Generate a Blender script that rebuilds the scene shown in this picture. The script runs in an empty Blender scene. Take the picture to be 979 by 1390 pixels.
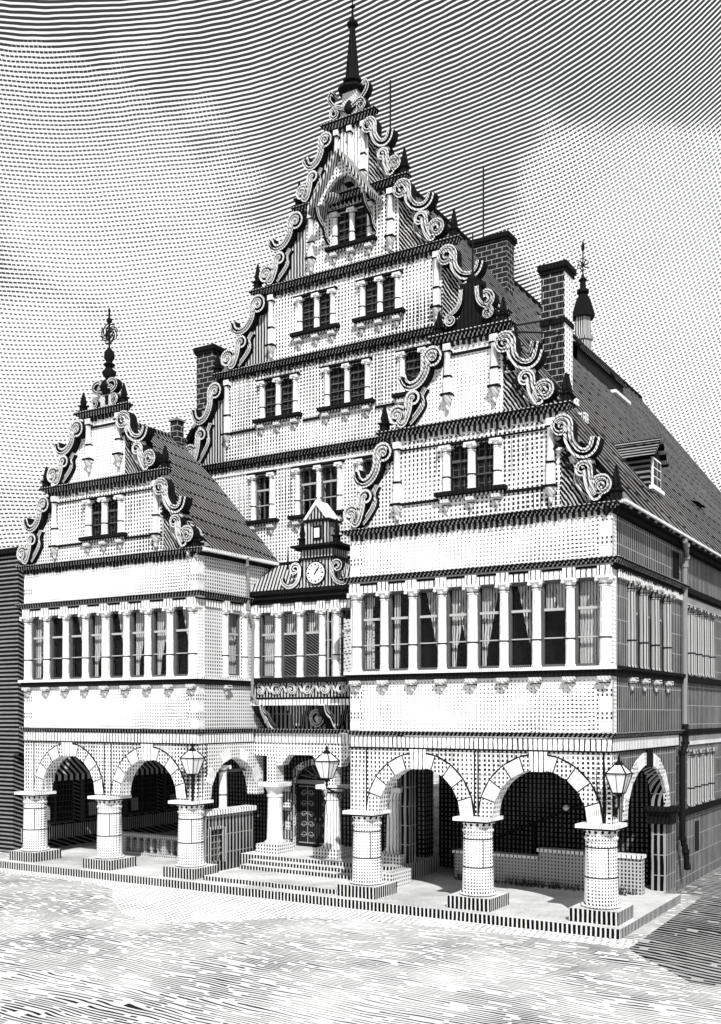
import bpy, math, random
from mathutils import Vector
random.seed(7)
PI = math.pi
sc = bpy.context.scene
C = sc.collection
# ------------------------------------------------------------------ materials
class NT:
    def __init__(s, tree): s.t = tree
    def n(s, ty, **k):
        o = s.t.nodes.new(ty)
        for a, b in k.items(): setattr(o, a, b)
        return o
    def put(s, sock, v):
        if isinstance(v, (int, float)): sock.default_value = v
        elif isinstance(v, tuple): sock.default_value = v
        else: s.t.links.new(v, sock)
    def m(s, op, *a):
        o = s.n('ShaderNodeMath', operation=op)
        for i, v in enumerate(a): s.put(o.inputs[i], v)
        return o.outputs[0]
    def add(s, a, b): return s.m('ADD', a, b)
    def mul(s, a, b): return s.m('MULTIPLY', a, b)
    def sub(s, a, b): return s.m('SUBTRACT', a, b)
    def lt(s, a, b): return s.m('LESS_THAN', a, b)
    def frac(s, a): return s.m('FRACT', a)
    def noise(s, vec, scale, detail=2.0, rough=.5):
        o = s.n('ShaderNodeTexNoise'); s.put(o.inputs['Vector'], vec)
        o.inputs['Scale'].default_value = scale; o.inputs['Detail'].default_value = detail
        o.inputs['Roughness'].default_value = rough
        return o.outputs['Fac']
    def vec(s, x, y, z):
        o = s.n('ShaderNodeCombineXYZ'); s.put(o.inputs[0], x); s.put(o.inputs[1], y); s.put(o.inputs[2], z)
        return o.outputs[0]
    def sep(s, v):
        o = s.n('ShaderNodeSeparateXYZ'); s.put(o.inputs[0], v); return o.outputs
    def mix(s, f, a, b):
        return s.add(s.mul(a, s.sub(1.0, f)), s.mul(b, f))
    def grey(s, v):
        o = s.n('ShaderNodeCombineColor'); 
        for i in range(3): s.put(o.inputs[i], v)
        return o.outputs[0]

def base_mat(name, rough=.85):
    m = bpy.data.materials.new(name); m.use_nodes = True
    b = m.node_tree.nodes['Principled BSDF']; b.inputs['Roughness'].default_value = rough
    b.inputs['Specular IOR Level'].default_value = .03
    return m, b, NT(m.node_tree)

def ink_mat(name, paper, ink=.008, lines=(), rough=.85, mottling=.06, courses=None, bump=0.0):
    """engraved stone surface: families of fine dark marks cut into a pale or dark ground.
    lines: list of layers; a layer is a list of (kx,ky,kz, period, width, tone_amp, tone_scale, wobble); marks = product inside a layer, union between layers"""
    m, b, N = base_mat(name, rough)
    tc = N.n('ShaderNodeTexCoord').outputs['Object']
    x, y, z = N.sep(tc)[0:3]
    mask = None
    for layer in lines:
        lm = None
        for (kx, ky, kz, p, w, amp, ts, wob) in layer:
            s = N.add(N.add(N.mul(x, kx / p), N.mul(y, ky / p)), N.mul(z, kz / p))
            if wob:
                s = N.add(s, N.mul(N.noise(tc, 1.3, 2), wob * 3)); s = N.add(s, N.mul(N.noise(tc, 9.0, 1), wob))
            ww = w
            if amp:
                ww = N.add(w - amp * .5, N.mul(N.noise(tc, ts, 2.5, .6), amp))
            k = N.lt(N.frac(s), ww)
            lm = k if lm is None else N.mul(lm, k)
        mask = lm if mask is None else N.m('MAXIMUM', mask, lm)
    col = N.add(paper * (1 - mottling), N.mul(N.noise(tc, 3.0, 4, .6), paper * 2 * mottling))
    if mask is not None: col = N.mix(mask, col, ink)
    if courses:
        cw, ch, mt, mv = courses
        br = N.n('ShaderNodeTexBrick'); br.offset = .5
        N.put(br.inputs['Vector'], N.vec(N.add(x, y), z, 0.0))
        br.inputs['Scale'].default_value = 1.0; br.inputs['Brick Width'].default_value = cw
        br.inputs['Row Height'].default_value = ch; br.inputs['Mortar Size'].default_value = mt
        br.inputs['Mortar Smooth'].default_value = 0.0
        col = N.mix(br.outputs['Fac'], col, mv)
    N.put(b.inputs['Base Color'], N.grey(col))
    if bump:
        bp = N.n('ShaderNodeBump'); bp.inputs['Distance'].default_value = .02; bp.inputs['Strength'].default_value = bump
        N.put(bp.inputs['Height'], N.noise(tc, 14.0, 4)); N.put(b.inputs['Normal'], bp.outputs[0])
    return m

S = (1, 1, 0)
V = lambda p, w, amp=0, ts=.6, wob=.1: (1, 1, .0, p, w, amp, ts, wob)
H = lambda p, w, amp=0, ts=.6, wob=.1: (0, 0, 1, p, w, amp, ts, wob)
M = {}
PL = lambda w, amp, p=.115: [[V(p, w, amp, .5, .22), H(p*.95, w+.05, amp*.7, .8, .2)]]
M['plaster'] = ink_mat('stippled plaster', .86, .02, PL(.31, 1.5), bump=.2, mottling=.03)
M['plaster_fine'] = ink_mat('fine stippled gable plaster', .84, .02, [[V(.135, .46, 1.3, .45, .12), H(.13, .55, 1.0, .6, .12)], [V(.21, .06, .9, .4, .1)], [H(.13, .02, 1.0, .3, .1)]], bump=.2, mottling=.05, courses=(1.7, .58, .009, .30))
M['plaster_grid'] = ink_mat('cross cut ashlar', .74, .015, [[V(.12, .42, .5, .6, .05), H(.12, .55, .4, .5, .05)]])
M['ashlar'] = ink_mat('dark ashlar with shade hatching', .33, .004, [[V(.185, .56, .5, .8, .04)]], courses=(1.35, .62, .012, .34))  # shade of the side wall is put into this dark hatched colour
M['stone'] = ink_mat('pale sandstone', .84, .03, [[(1.0, .6, 0, .055, .10, .9, 2.0, .2), H(.5, .75, .4, 2, .3)]], mottling=.03, bump=.12)
M['stone_ticks'] = ink_mat('sandstone with short tool strokes', .86, .02, [[V(.145, .22, .5, 1.0, .2)]], mottling=.03)
M['pillar'] = ink_mat('drum stone with cut grid', .86, .02, [[(1, .6, 0, .09, .46, 1.0, 1.0, .08), H(.088, .50, .6, 1.0, .05)]], courses=(30, .78, .02, .03), bump=.2, mottling=.03)
M['riser'] = ink_mat('kerb stone with upright strokes', .60, .006, [[V(.125, .60, .2, 1, .1)]])
M['tread'] = ink_mat('pale paving slabs with shade strokes', .80, .03, [[(0.15, 1, 0, .13, .22, 1.4, .5, .15)]], mottling=.06)  # strokes paint in the shade lines of the arcade floor
M['side_stone'] = ink_mat('side columns with shade hatching', .42, .006, [[V(.12, .34, .3, .8, .02)]])  # darker copy of the column stone, side shade painted in
M['dark'] = ink_mat('blackened weathered sandstone', .014, .006, [[V(.12, .35, .4, 1, .2)]], mottling=.5)
M['scroll'] = ink_mat('carved grey sandstone', .66, .008, [[(1, 0, .6, .10, .16, .9, 1.5, .4)]], mottling=.25, bump=.3)
M['carved'] = ink_mat('deeply carved dark ornament ground', .5, .006, [[(1, 0, .7, .12, .62, .8, 2.5, .6)]])
M['cornice'] = ink_mat('blackened moulding with pale worn flecks', .52, .005, [[V(.13, .70, .5, 1.6, .15)]])
M['hatched'] = ink_mat('upright hatched stone', .55, .008, [[V(.13, .50, .4, 1, .1)]])
M['roof'] = ink_mat('slanted hatched roof tiles', .30, .005, [[(0, 1, .42, .19, .62, .45, .35, .12)], [(0, .12, 1, .62, .10, .1, .5, .1)]], rough=.8, mottling=.25, bump=.5)
M['roof_long'] = ink_mat('slanted hatched long roof tiles', .24, .004, [[(0, 1, .45, .80, .62, .5, .30, .08)], [(0, .05, 1, .95, .08, .4, .5, .1)]], rough=.8, mottling=.25, bump=.5)
M['roof_x'] = ink_mat('hatched lead roof', .5, .008, [[(1, .5, 0, .15, .45, .3, .5, .08)]], rough=.7)
M['brick'] = ink_mat('dark chimney brick', .035, .006, [[V(.11, .3, .4, 1, .1)]], courses=(.46, .21, .011, .42), mottling=.4)
M['brick_dots'] = ink_mat('pale rendered chimney side', .86, .02, [[V(.22, .35, 0, 1, .02), H(.16, .4, 0, 1, .02)]])
M['iron'] = ink_mat('black wrought iron', .012, .01, [], rough=.5)
M['wood'] = ink_mat('dark panelled oak', .03, .006, [[V(.1, .4, .3, 1, .1)]], rough=.6, mottling=.4)
M['frame'] = ink_mat('dark painted window frame', .10, .012, [], rough=.6, mottling=.4)
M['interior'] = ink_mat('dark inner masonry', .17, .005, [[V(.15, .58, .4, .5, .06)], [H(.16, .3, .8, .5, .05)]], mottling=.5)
M['bar'] = ink_mat('pale grey glazing bars', .42, .1, [])
M['room_backing'] = ink_mat('unlit room behind the windows', .012, .006, [], mottling=.3)
M['lowwall'] = ink_mat('pale garden wall masonry', .44, .015, [[V(.11, .4, .6, .6, .05), H(.11, .55, .4, .6, .05)]])
M['white'] = ink_mat('white painted face', .88, .1, [], mottling=.01)
M['curtain'] = ink_mat('white net curtain', .85, .02, [[V(.085, .32, .5, 2, .3)]])
M['awning'] = ink_mat('striped shop awning', .62, .01, [[(0, 1, 0, .32, .5, 0, 1, .05)]])
M['neighbour'] = ink_mat('dark render with oblique strokes', .24, .008, [[(0, .35, 1, .17, .6, .3, .6, .03)]], mottling=.3)
M['leaf'] = ink_mat('weed leaves', .05, .02, [], mottling=.5)
M['lead'] = ink_mat('grey rain pipe', .26, .05, [], mottling=.1)

def road_mat(name, paper, w, amp, p, wob, ky=1.0, kx=0.05, breaks=.5):
    m, b, N = base_mat(name, .9)
    tc = N.n('ShaderNodeTexCoord').outputs['Object']; x, y, z = N.sep(tc)[0:3]
    st = N.vec(N.mul(x, .35), y, 0.0)
    s = N.add(N.add(N.mul(y, ky / p), N.mul(x, kx / p)), N.mul(N.noise(st, .55, 3, .55), wob))
    ww = N.add(w - amp * .5, N.mul(N.noise(tc, .22, 4, .65), amp))
    a = N.lt(N.frac(s), ww)
    row = N.m('FLOOR', s)
    br = N.noise(N.vec(N.mul(x, 1.7), N.mul(row, 3.7), 0.0), 1.0, 1)
    a = N.mul(a, N.lt(br, breaks))
    col = N.add(paper * .8, N.mul(N.noise(tc, 1.2, 4, .6), paper * .4))
    N.put(b.inputs['Base Color'], N.grey(N.mix(a, col, .02)))
    bp = N.n('ShaderNodeBump'); bp.inputs['Distance'].default_value = .02; bp.inputs['Strength'].default_value = .4
    N.put(bp.inputs['Height'], N.noise(tc, 6.0, 4)); N.put(b.inputs['Normal'], bp.outputs[0])
    return m
M['road'] = road_mat('rutted earth square', .74, .38, 1.7, .12, 7.5, breaks=.58)
M['lane'] = road_mat('dark cobbled lane', .44, .60, .9, .24, 4.0, ky=1.0, kx=.25, breaks=.64)
M['pavement'] = ink_mat('dotted pale pavement', .80, .04, [[(1, .2, 0, .19, .36, .8, .5, .3), (0, 1, 0, .17, .34, .7, .5, .3)]])

def glass_mat():
    m = bpy.data.materials.new('old dark window glass'); m.use_nodes = True
    nt = m.node_tree; nt.nodes.clear(); N = NT(nt)
    t = N.n('ShaderNodeBsdfTransparent'); t.inputs[0].default_value = (.86, .86, .86, 1)
    g = N.n('ShaderNodeBsdfGlossy'); g.inputs['Roughness'].default_value = .08; g.inputs[0].default_value = (.8, .8, .8, 1)
    mx = N.n('ShaderNodeMixShader'); mx.inputs[0].default_value = .010
    nt.links.new(t.outputs[0], mx.inputs[1]); nt.links.new(g.outputs[0], mx.inputs[2])
    nt.links.new(mx.outputs[0], N.n('ShaderNodeOutputMaterial').inputs[0])
    return m
M['glass'] = glass_mat()
M['leaded'] = ink_mat('leaded dark lights', .012, .10, [[V(.17, .12, .3, 2, .3)], [(0, 0, 1, .23, .1, .2, 2, .2)]], rough=.25)
M['milk'] = ink_mat('pale lantern glass', .85, .3, [], rough=.2, mottling=.0)

# ------------------------------------------------------------------ mesh builder
W = {}
def T_id(a, d, z): return (a, d, z)
def T_side(X0): return lambda a, d, z: (X0 - d, a, z)      # wall that faces +X
def T_y(Y0): return lambda a, d, z: (a, Y0 + d, z)
class MB:
    def __init__(s, T=T_id): s.v = []; s.f = []; s.mi = []; s.sm = []; s.T = T; s.cur = 0; s.smooth = False
    def P(s, a, d, z): s.v.append(s.T(a, d, z)); return len(s.v) - 1
    def F(s, ids, m=None): s.f.append(tuple(ids)); s.mi.append(s.cur if m is None else m); s.sm.append(s.smooth)
    def box(s, x0, x1, y0, y1, z0, z1, m=None, top=None):
        if x1 < x0: x0, x1 = x1, x0
        if y1 < y0: y0, y1 = y1, y0
        i = [s.P(*p) for p in ((x0,y0,z0),(x1,y0,z0),(x1,y1,z0),(x0,y1,z0),(x0,y0,z1),(x1,y0,z1),(x1,y1,z1),(x0,y1,z1))]
        for q in ((3,2,1,0),(0,1,5,4),(1,2,6,5),(2,3,7,6),(3,0,4,7)): s.F([i[k] for k in q], m)
        s.F([i[k] for k in (4,5,6,7)], m if top is None else top)
        return s
    def taper(s, cx, cy, z0, z1, w0, w1, m=None, d0=None, d1=None):
        d0 = d0 or w0; d1 = d1 or w1
        i = [s.P(*p) for p in ((cx-w0/2,cy-d0/2,z0),(cx+w0/2,cy-d0/2,z0),(cx+w0/2,cy+d0/2,z0),(cx-w0/2,cy+d0/2,z0),
                               (cx-w1/2,cy-d1/2,z1),(cx+w1/2,cy-d1/2,z1),(cx+w1/2,cy+d1/2,z1),(cx-w1/2,cy+d1/2,z1))]
        for q in ((3,2,1,0),(0,1,5,4),(1,2,6,5),(2,3,7,6),(3,0,4,7),(4,5,6,7)): s.F([i[k] for k in q], m)
        return s
    def prism(s, poly, y0, y1, m=None):
        a = sum(poly[k][0]*poly[(k+1)%len(poly)][1]-poly[(k+1)%len(poly)][0]*poly[k][1] for k in range(len(poly)))
        if a < 0: poly = poly[::-1]
        n = len(poly)
        A = [s.P(x, y0, z) for x, z in poly]; B = [s.P(x, y1, z) for x, z in poly]
        s.F(A, m); s.F(B[::-1], m)
        for k in range(n): s.F((A[(k+1)%n], A[k], B[k], B[(k+1)%n]), m)
        return s
    def quad(s, a, b, c, d, m=None): s.F([s.P(*p) for p in (a, b, c, d)], m); return s
    def slab(s, a, b, c, d, t, m=None):
        """thick sheet from four world corners (ccw seen from outside), thickness t inward"""
        A = [Vector(p) for p in (a, b, c, d)]; n = (A[1]-A[0]).cross(A[2]-A[0]).normalized()
        i = [s.P(*p) for p in A]; j = [s.P(*(p - n*t)) for p in A]
        s.F(i, m); s.F(j[::-1], m)
        for k in range(4): s.F((i[(k+1)%4], i[k], j[k], j[(k+1)%4]), m)
        return s
    def lathe(s, cx, cy, prof, n=12, m=None, smooth=True, ang=0.0):
        o = s.smooth; s.smooth = smooth
        rings = [[s.P(cx + r*math.cos(ang+2*PI*k/n), cy + r*math.sin(ang+2*PI*k/n), z) for k in range(n)] for r, z in prof]
        for a, b in zip(rings, rings[1:]):
            for k in range(n): s.F((a[k], a[(k+1)%n], b[(k+1)%n], b[k]), m)
        s.smooth = False; s.F(rings[0][::-1], m); s.F(rings[-1], m); s.smooth = o
        return s
    def tube(s, pts, r, n=6, m=None, r1=None):
        pts = [Vector(p) for p in pts]; o = s.smooth; s.smooth = True; rings = []
        for k, p in enumerate(pts):
            t = (pts[min(k+1, len(pts)-1)] - pts[max(k-1, 0)]).normalized()
            u = t.cross(Vector((0, 1, 0) if abs(t.y) < .9 else (1, 0, 0))).normalized(); w = t.cross(u)
            rr = r if r1 is None else r + (r1-r)*k/(len(pts)-1)
            rings.append([s.P(*(p + (u*math.cos(2*PI*q/n) + w*math.sin(2*PI*q/n))*rr)) for q in range(n)])
        for a, b in zip(rings, rings[1:]):
            for q in range(n): s.F((a[q], a[(q+1)%n], b[(q+1)%n], b[q]), m)
        s.smooth = False; s.F(rings[0][::-1], m); s.F(rings[-1], m); s.smooth = o
        return s
    def ribbon(s, path, w, d, back=.06, m=0, groove=1, w1=None):
        """carved band following a path in the gable plane, with a sunk dark groove"""
        n = len(path); rings = []
        for k, (x, z) in enumerate(path):
            a = path[max(k-1, 0)]; b = path[min(k+1, n-1)]
            t = Vector((b[0]-a[0], b[1]-a[1])); t = t.normalized() if t.length else Vector((1, 0)); nx, nz = -t.y, t.x
            ww = w if w1 is None else w + (w1-w)*k/(n-1)
            pr = [(-.5,-back),(-.5,d),(-.26,d),(-.2,d*.55),(-.02,d*.55),(.04,d*1.1),(.14,d*1.1),(.2,d*.55),(.3,d*.55),(.34,d),(.5,d),(.5,-back)]
            rings.append([s.P(x+nx*q*ww, -dd, z+nz*q*ww) for q, dd in pr])
        L = len(rings[0])
        for a, b in zip(rings, rings[1:]):
            for q in range(L-1):
                s.F((a[q], b[q], b[q+1], a[q+1]), groove if q in (0, 3, 4, 7, 10) else m)
        s.F(rings[0][::-1], m); s.F(rings[-1], m)
        return s
    def build(s, name, parent, mats, label=None):
        if not isinstance(mats, (list, tuple)): mats = [mats]
        xs = [v[0] for v in s.v]; ys = [v[1] for v in s.v]; zs = [v[2] for v in s.v]
        o0 = Vector(((min(xs)+max(xs))/2, (min(ys)+max(ys))/2, min(zs)))
        me = bpy.data.meshes.new(name)
        me.from_pydata([Vector(v)-o0 for v in s.v], [], s.f)
        for m in mats: me.materials.append(M[m] if isinstance(m, str) else m)
        me.polygons.foreach_set('material_index', [min(k, len(mats)-1) for k in s.mi])
        me.polygons.foreach_set('use_smooth', s.sm)
        me.update()
        me.set_sharp_from_angle(angle=math.radians(38))
        ob = bpy.data.objects.new(name, me); C.objects.link(ob)
        ob.location = o0 - (W[parent.name] if parent else Vector((0,0,0)))
        if parent: ob.parent = parent
        W[ob.name] = o0
        if label: ob['label'] = label
        return ob

def thing(name, label, cat, loc, group=None):
    o = bpy.data.objects.new(name, None); C.objects.link(o); o.location = loc
    o.empty_display_size = .3
    W[o.name] = Vector(loc); o['label'] = label; o['category'] = cat
    if group: o['group'] = group
    return o

def parts(T, name, mat, *bs):
    for b in bs: MB(T).box(*b).build(name, hall, mat)
G0 = -.1       # ground level
hall = thing('town_hall', 'pale old town hall with arcades, clock and tall stepped scroll gable', 'town hall', (-11, 4, G0))

# ------------------------------------------------------------------ part makers
def cornice(T, x0, x1, z0, z1, proj=.22, dent=True, returns=True, name='cornice', ybase=0.0, white_top=False, parent=None):
    mb = MB(T); z0 = z0+(z1-z0)*.22; h = z1-z0; proj *= .9
    e = proj if returns else 0
    mb.box(x0-e*.5, x1+e*.5, ybase-proj*.45, ybase+.05, z0, z0+h*.35, 2)
    mb.box(x0-e*.8, x1+e*.8, ybase-proj*.8, ybase+.05, z0+h*.35+.001, z0+h*.62, 2)
    mb.box(x0-e, x1+e, ybase-proj, ybase+.05, z0+h*.62+.001, z0+h*.84, 0)
    mb.box(x0-e*.96, x1+e*.96, ybase-proj*.96, ybase+.05, z0+h*.84+.001, z1, 3, 1)
    if dent:
        n = int((x1-x0)/.17)
        for i in range(n):
            x = x0+.05+i*(x1-x0-.1)/max(1, n)
            mb.box(x, x+.055, ybase-proj*.4, ybase-.005, z0-.14-random.random()*.07, z0-.002, 0)
    return mb.build(name, parent or hall, ['dark', 'stone' if white_top else 'dark', 'cornice', 'hatched'])

def band(T, x0, x1, z0, z1, proj, mat, name='string_course', y=0.0):
    return MB(T).box(x0, x1, y-proj, y+.03, z0, z1).build(name, hall, mat)

def column(T, x, z0, z1, r=.13, y=-.03, cap=True, name='column', mat='stone'):
    mb = MB(T); h = z1-z0; zc = z1-min(.2, h*.13)
    ring = z0+h*.31
    mb.lathe(x, y, [(r*1.15, z0), (r*1.15, z0+.05), (r, z0+.07), (r, ring)], 10, 0)
    mb.lathe(x, y, [(r*1.12, ring), (r*1.12, ring+.035)], 10, 1)
    mb.lathe(x, y, [(r, ring+.035), (r*.9, zc-.06), (r*1.05, zc-.05), (r*1.05, zc-.02), (r*.9, zc), (r*1.0, zc+.03), (r*1.35, z1-.06)], 10, 0)
    mb.lathe(x, y, [(r*.95, zc-.012), (r*1.1, zc-.01), (r*1.1, zc+.008), (r*.95, zc+.01)], 10, 1)
    if cap:
        mb.box(x-r*1.45, x+r*1.45, y-r*1.45, y+r*1.3, z1-.06, z1, 0)
        for sx in (-1, 1): mb.lathe(x+sx*r*1.25, y-r*1.2, [(.02, z1-.14), (.055, z1-.12), (.055, z1-.08), (.02, z1-.062)], 6, 0)
    return mb.build(name, hall, [mat, 'dark'])

def corbel(T, x, z1, h=.4, w=.3, name='corbel', y=0.0):
    mb = MB(T)
    mb.box(x-w*.5, x+w*.5, y-.2, y+.03, z1-h*.28, z1, 0)
    mb.lathe(x, y-.06, [(.02, z1-h), (w*.16, z1-h*.92), (w*.2, z1-h*.75), (w*.3, z1-h*.6), (w*.42, z1-h*.4), (w*.42, z1-h*.28)], 8, 0)
    mb.lathe(x, y-.06, [(w*.46, z1-h*.5), (w*.46, z1-h*.43)], 8, 1)
    return mb.build(name, hall, ['scroll', 'dark'])

def pinnacle(T, x, z0, h, w=.26, y=0.0, m='dark'):
    mb = MB(T)
    mb.box(x-w*.6, x+w*.6, y-w*.6, y+w*.6, z0, z0+h*.08)
    mb.box(x-w*.42, x+w*.42, y-w*.42, y+w*.42, z0+h*.08, z0+h*.28)
    mb.box(x-w*.6, x+w*.6, y-w*.6, y+w*.6, z0+h*.28, z0+h*.34)
    mb.lathe(x, y, [(w*.3, z0+h*.34), (w*.45, z0+h*.42), (w*.3, z0+h*.5)], 8)
    mb.taper(x, y, z0+h*.46, z0+h*.97, w*.75, w*.18)
    mb.lathe(x, y, [(w*.1, z0+h*.95), (w*.14, z0+h*.975), (w*.03, z0+h)], 6)
    return mb.build('pinnacle', hall, m)

def pilaster(T, x, z0, z1, w=.26, corb=True):
    mb = MB(T); zr = z0+(z1-z0)*.33
    mb.box(x-w*.4, x+w*.4, -.14, .02, z0, zr); mb.box(x-w*.46, x+w*.46, -.16, .02, zr, zr+.05, 1)
    mb.lathe(x, -.1, [(w*.4, zr+.05), (w*.34, z1-.3), (w*.44, z1-.26)], 10)
    mb.box(x-w*.5, x+w*.5, -.2, .02, z1-.26, z1-.2, 1); mb.box(x-w*.42, x+w*.42, -.17, .02, z1-.2, z1)
    mb.box(x-w*.62, x+w*.62, -.24, .02, z0-.07, z0, 1)
    if corb:
        mb.lathe(x, -.08, [(.02, z0-.5), (.06, z0-.46), (.07, z0-.36), (.05, z0-.33), (.13, z0-.22), (.17, z0-.075)], 8, 2)
    return mb.build('pilaster', hall, ['stone', 'dark', 'scroll'])

def window(T, x0, x1, z0, z1, y=.12, rows=3, cols=1, curtain=None, leaded=False, fw=.06):
    mb = MB(T); zt = z0+(z1-z0)*.66
    mb.box(x0, x0+fw, y-.05, y+.05, z0, z1); mb.box(x1-fw, x1, y-.05, y+.05, z0, z1)
    mb.box(x0+fw, x1-fw, y-.05, y+.05, z0, z0+fw); mb.box(x0+fw, x1-fw, y-.05, y+.05, z1-fw, z1)
    for k in range(1, rows):
        z = z0+(z1-z0)*k/rows; t = .035 if k == rows-1 else .016
        mb.box(x0+fw, x1-fw, y-.04, y+.03, z-t, z+t, 1)
    for k in range(1, cols):
        x = x0+(x1-x0)*k/cols; mb.box(x-.02, x+.02, y-.035, y+.03, z0+fw, z1-fw)
    w = mb.build('window', hall, ['wood', 'frame'] if leaded else ['frame', 'bar'])
    MB(T).box(x0+fw, x1-fw, y+.032, y+.04, z0+fw, z1-fw).build('pane', w, 'leaded' if leaded else 'glass')
    if curtain is not None:
        kind, tone = curtain
        cm = MB(T)
        def drape(top, bot, za, zb, n=9):
            # top=(xa,xb) at zb, bot=(xa,xb) at za ; folds
            A = []; B = []
            for k in range(n+1):
                f = k/n; dy = .03*(k % 2)
                A.append(cm.P(bot[0]+(bot[1]-bot[0])*f, y+.16+dy, za)); B.append(cm.P(top[0]+(top[1]-top[0])*f, y+.16+dy, zb))
            for k in range(n): cm.F((A[k], A[k+1], B[k+1], B[k]))
        a, b = x0+.05, x1-.05; wd = b-a; hz = z1-z0
        if kind == 'full': drape((a, b), (a, b), z0+.05, z1-.03, 14)
        if kind == 'top': drape((a, b), (a, b), z0+hz*.66, z1-.03, 12)
        if kind in ('left', 'both'):
            drape((a, a+wd*.8), (a, a+wd*.3), z0+hz*.3, z0+hz*.98); drape((a, a+wd*.25), (a, a+wd*.18), z0+.04, z0+hz*.3, 5)
        if kind in ('right', 'both'):
            drape((b-wd*.8, b), (b-wd*.28, b), z0+hz*.3, z0+hz*.98); drape((b-wd*.2, b), (b-wd*.15, b), z0+.04, z0+hz*.3, 5)
        if kind == 'slim': drape((a, a+wd*.35), (a, a+wd*.3), z0+.05, z1-.05, 6)
        cm.build('curtain', w, 'curtain')
    return w

def wallrow(mb, x0, x1, z0, z1, holes, y0=0.0, y1=.35, m=0):
    """one storey of wall with window holes (a,b) all between c and d"""
    if not holes: mb.box(x0, x1, y0, y1, z0, z1, m); return
    c = holes[0][2]; d = holes[0][3]
    if c > z0: mb.box(x0, x1, y0, y1, z0, c, m)
    if d < z1: mb.box(x0, x1, y0, y1, d, z1, m)
    x = x0
    for a, b, _, _ in sorted(holes):
        if a > x+.001: mb.box(x, a, y0, y1, c, d, m)
        x = b
    if x < x1-.001: mb.box(x, x1, y0, y1, c, d, m)

def spiral(cx, cz, r0, r1, a0, a1, n=16):
    return [(cx+(r0+(r1-r0)*k/n)*math.cos(a0+(a1-a0)*k/n), cz+(r0+(r1-r0)*k/n)*math.sin(a0+(a1-a0)*k/n)) for k in range(n+1)]
def catmull(P, n=5):
    out = []
    for i in range(len(P)-1):
        p0 = P[max(i-1, 0)]; p1 = P[i]; p2 = P[i+1]; p3 = P[min(i+2, len(P)-1)]
        for k in range(n):
            t = k/n
            out.append(tuple(.5*((2*p1[j])+(-p0[j]+p2[j])*t+(2*p0[j]-5*p1[j]+4*p2[j]-p3[j])*t*t+(-p0[j]+3*p1[j]-3*p2[j]+p3[j])*t**3) for j in (0, 1)))
    out.append(P[-1]); return out

def flank(T, xo, xi, z0, z1, side, w=.27, d=.3, wallmat='hatched', scale=1.0, leaves=False):
    """scrollwork that closes one tier of a gable. xo outer x at the bottom, xi inner x at the pilaster."""
    wd = abs(xi-xo); ht = z1-z0; sg = 1 if xi > xo else -1
    def q(u, v): return (xo+sg*u*wd, z0+v*ht)
    # stone wing behind the scrolls
    poly = [q(.02, 0), q(.05, .22), q(.22, .34), q(.36, .40), q(.40, .52), q(.46, .60), q(.66, .66), q(.76, .80), q(.80, .96), q(.86, 1), q(1.05, 1), q(1.05, 0)]
    MB(T).prism(poly, 0.02, .35).build('gable_wing', hall, 'carved' if sg < 0 else wallmat)
    mb = MB(T); s = min(wd, ht)
    # upper: volute at the pilaster, band sweeps down and out to an upturned hook
    R = s*.13
    c = q(.84, .86)
    up = spiral(0, 0, R*.25, R, PI*.2, PI*.2+PI*2.8 if False else PI*3.0, 20)
    up = [(c[0]+sg*x, c[1]+z) for x, z in up]
    tail = catmull([up[-1], q(.70, .70), q(.58, .57), q(.42, .53), q(.30, .58), q(.25, .69)], 5)[1:]
    mb.ribbon(up+tail, w, d)
    # hook knob
    k = q(.40, .45); mb.lathe(k[0], -d*.45, [(.02, k[1]-s*.085), (s*.06, k[1]-s*.05), (s*.075, k[1]), (s*.05, k[1]+s*.05), (.02, k[1]+s*.07)], 8, 0)
    # lower: small volute, band, big volute at the foot
    r = s*.085; c2 = q(.47, .36)
    a = spiral(0, 0, r*.3, r, -PI*.5, PI*1.0, 14); a = [(c2[0]+sg*x, c2[1]+z) for x, z in a]
    R2 = s*.135; c3 = q(.15, .17)
    b = spiral(0, 0, R2, R2*.2, -PI*.35, PI*2.6, 22); b = [(c3[0]+sg*x, c3[1]+z) for x, z in b]
    mid = catmull([a[-1], q(.36, .22), q(.27, .07), b[0]], 5)[1:-1]
    mb.ribbon(a+mid+b, w, d)
    mb.ribbon(catmull([q(.66, .50), q(.58, .40), q(.60, .28), q(.48, .16), q(.34, .06)], 4), w*.6, d*.5)
    if leaves and sg < 0:
        rnd = random.Random(int(abs(xo)*100))
        for k in range(60):
            f = rnd.random(); p = q(.12+.72*f+rnd.uniform(-.05, .12), .08+.72*f+rnd.uniform(-.2, .03)); h_ = rnd.uniform(.07, .17)
            a_ = rnd.uniform(0, 2*PI); c_, s_ = math.cos(a_)*h_, math.sin(a_)*h_
            mb.prism([(p[0]-c_, p[1]-s_), (p[0]+s_*.45, p[1]-c_*.45), (p[0]+c_, p[1]+s_), (p[0]-s_*.45, p[1]+c_*.45)], -d*rnd.uniform(.3, .6), .03, 1 if k % 4 else 0)
    return mb.build('gable_scroll', hall, ['scroll', 'dark'])

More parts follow.
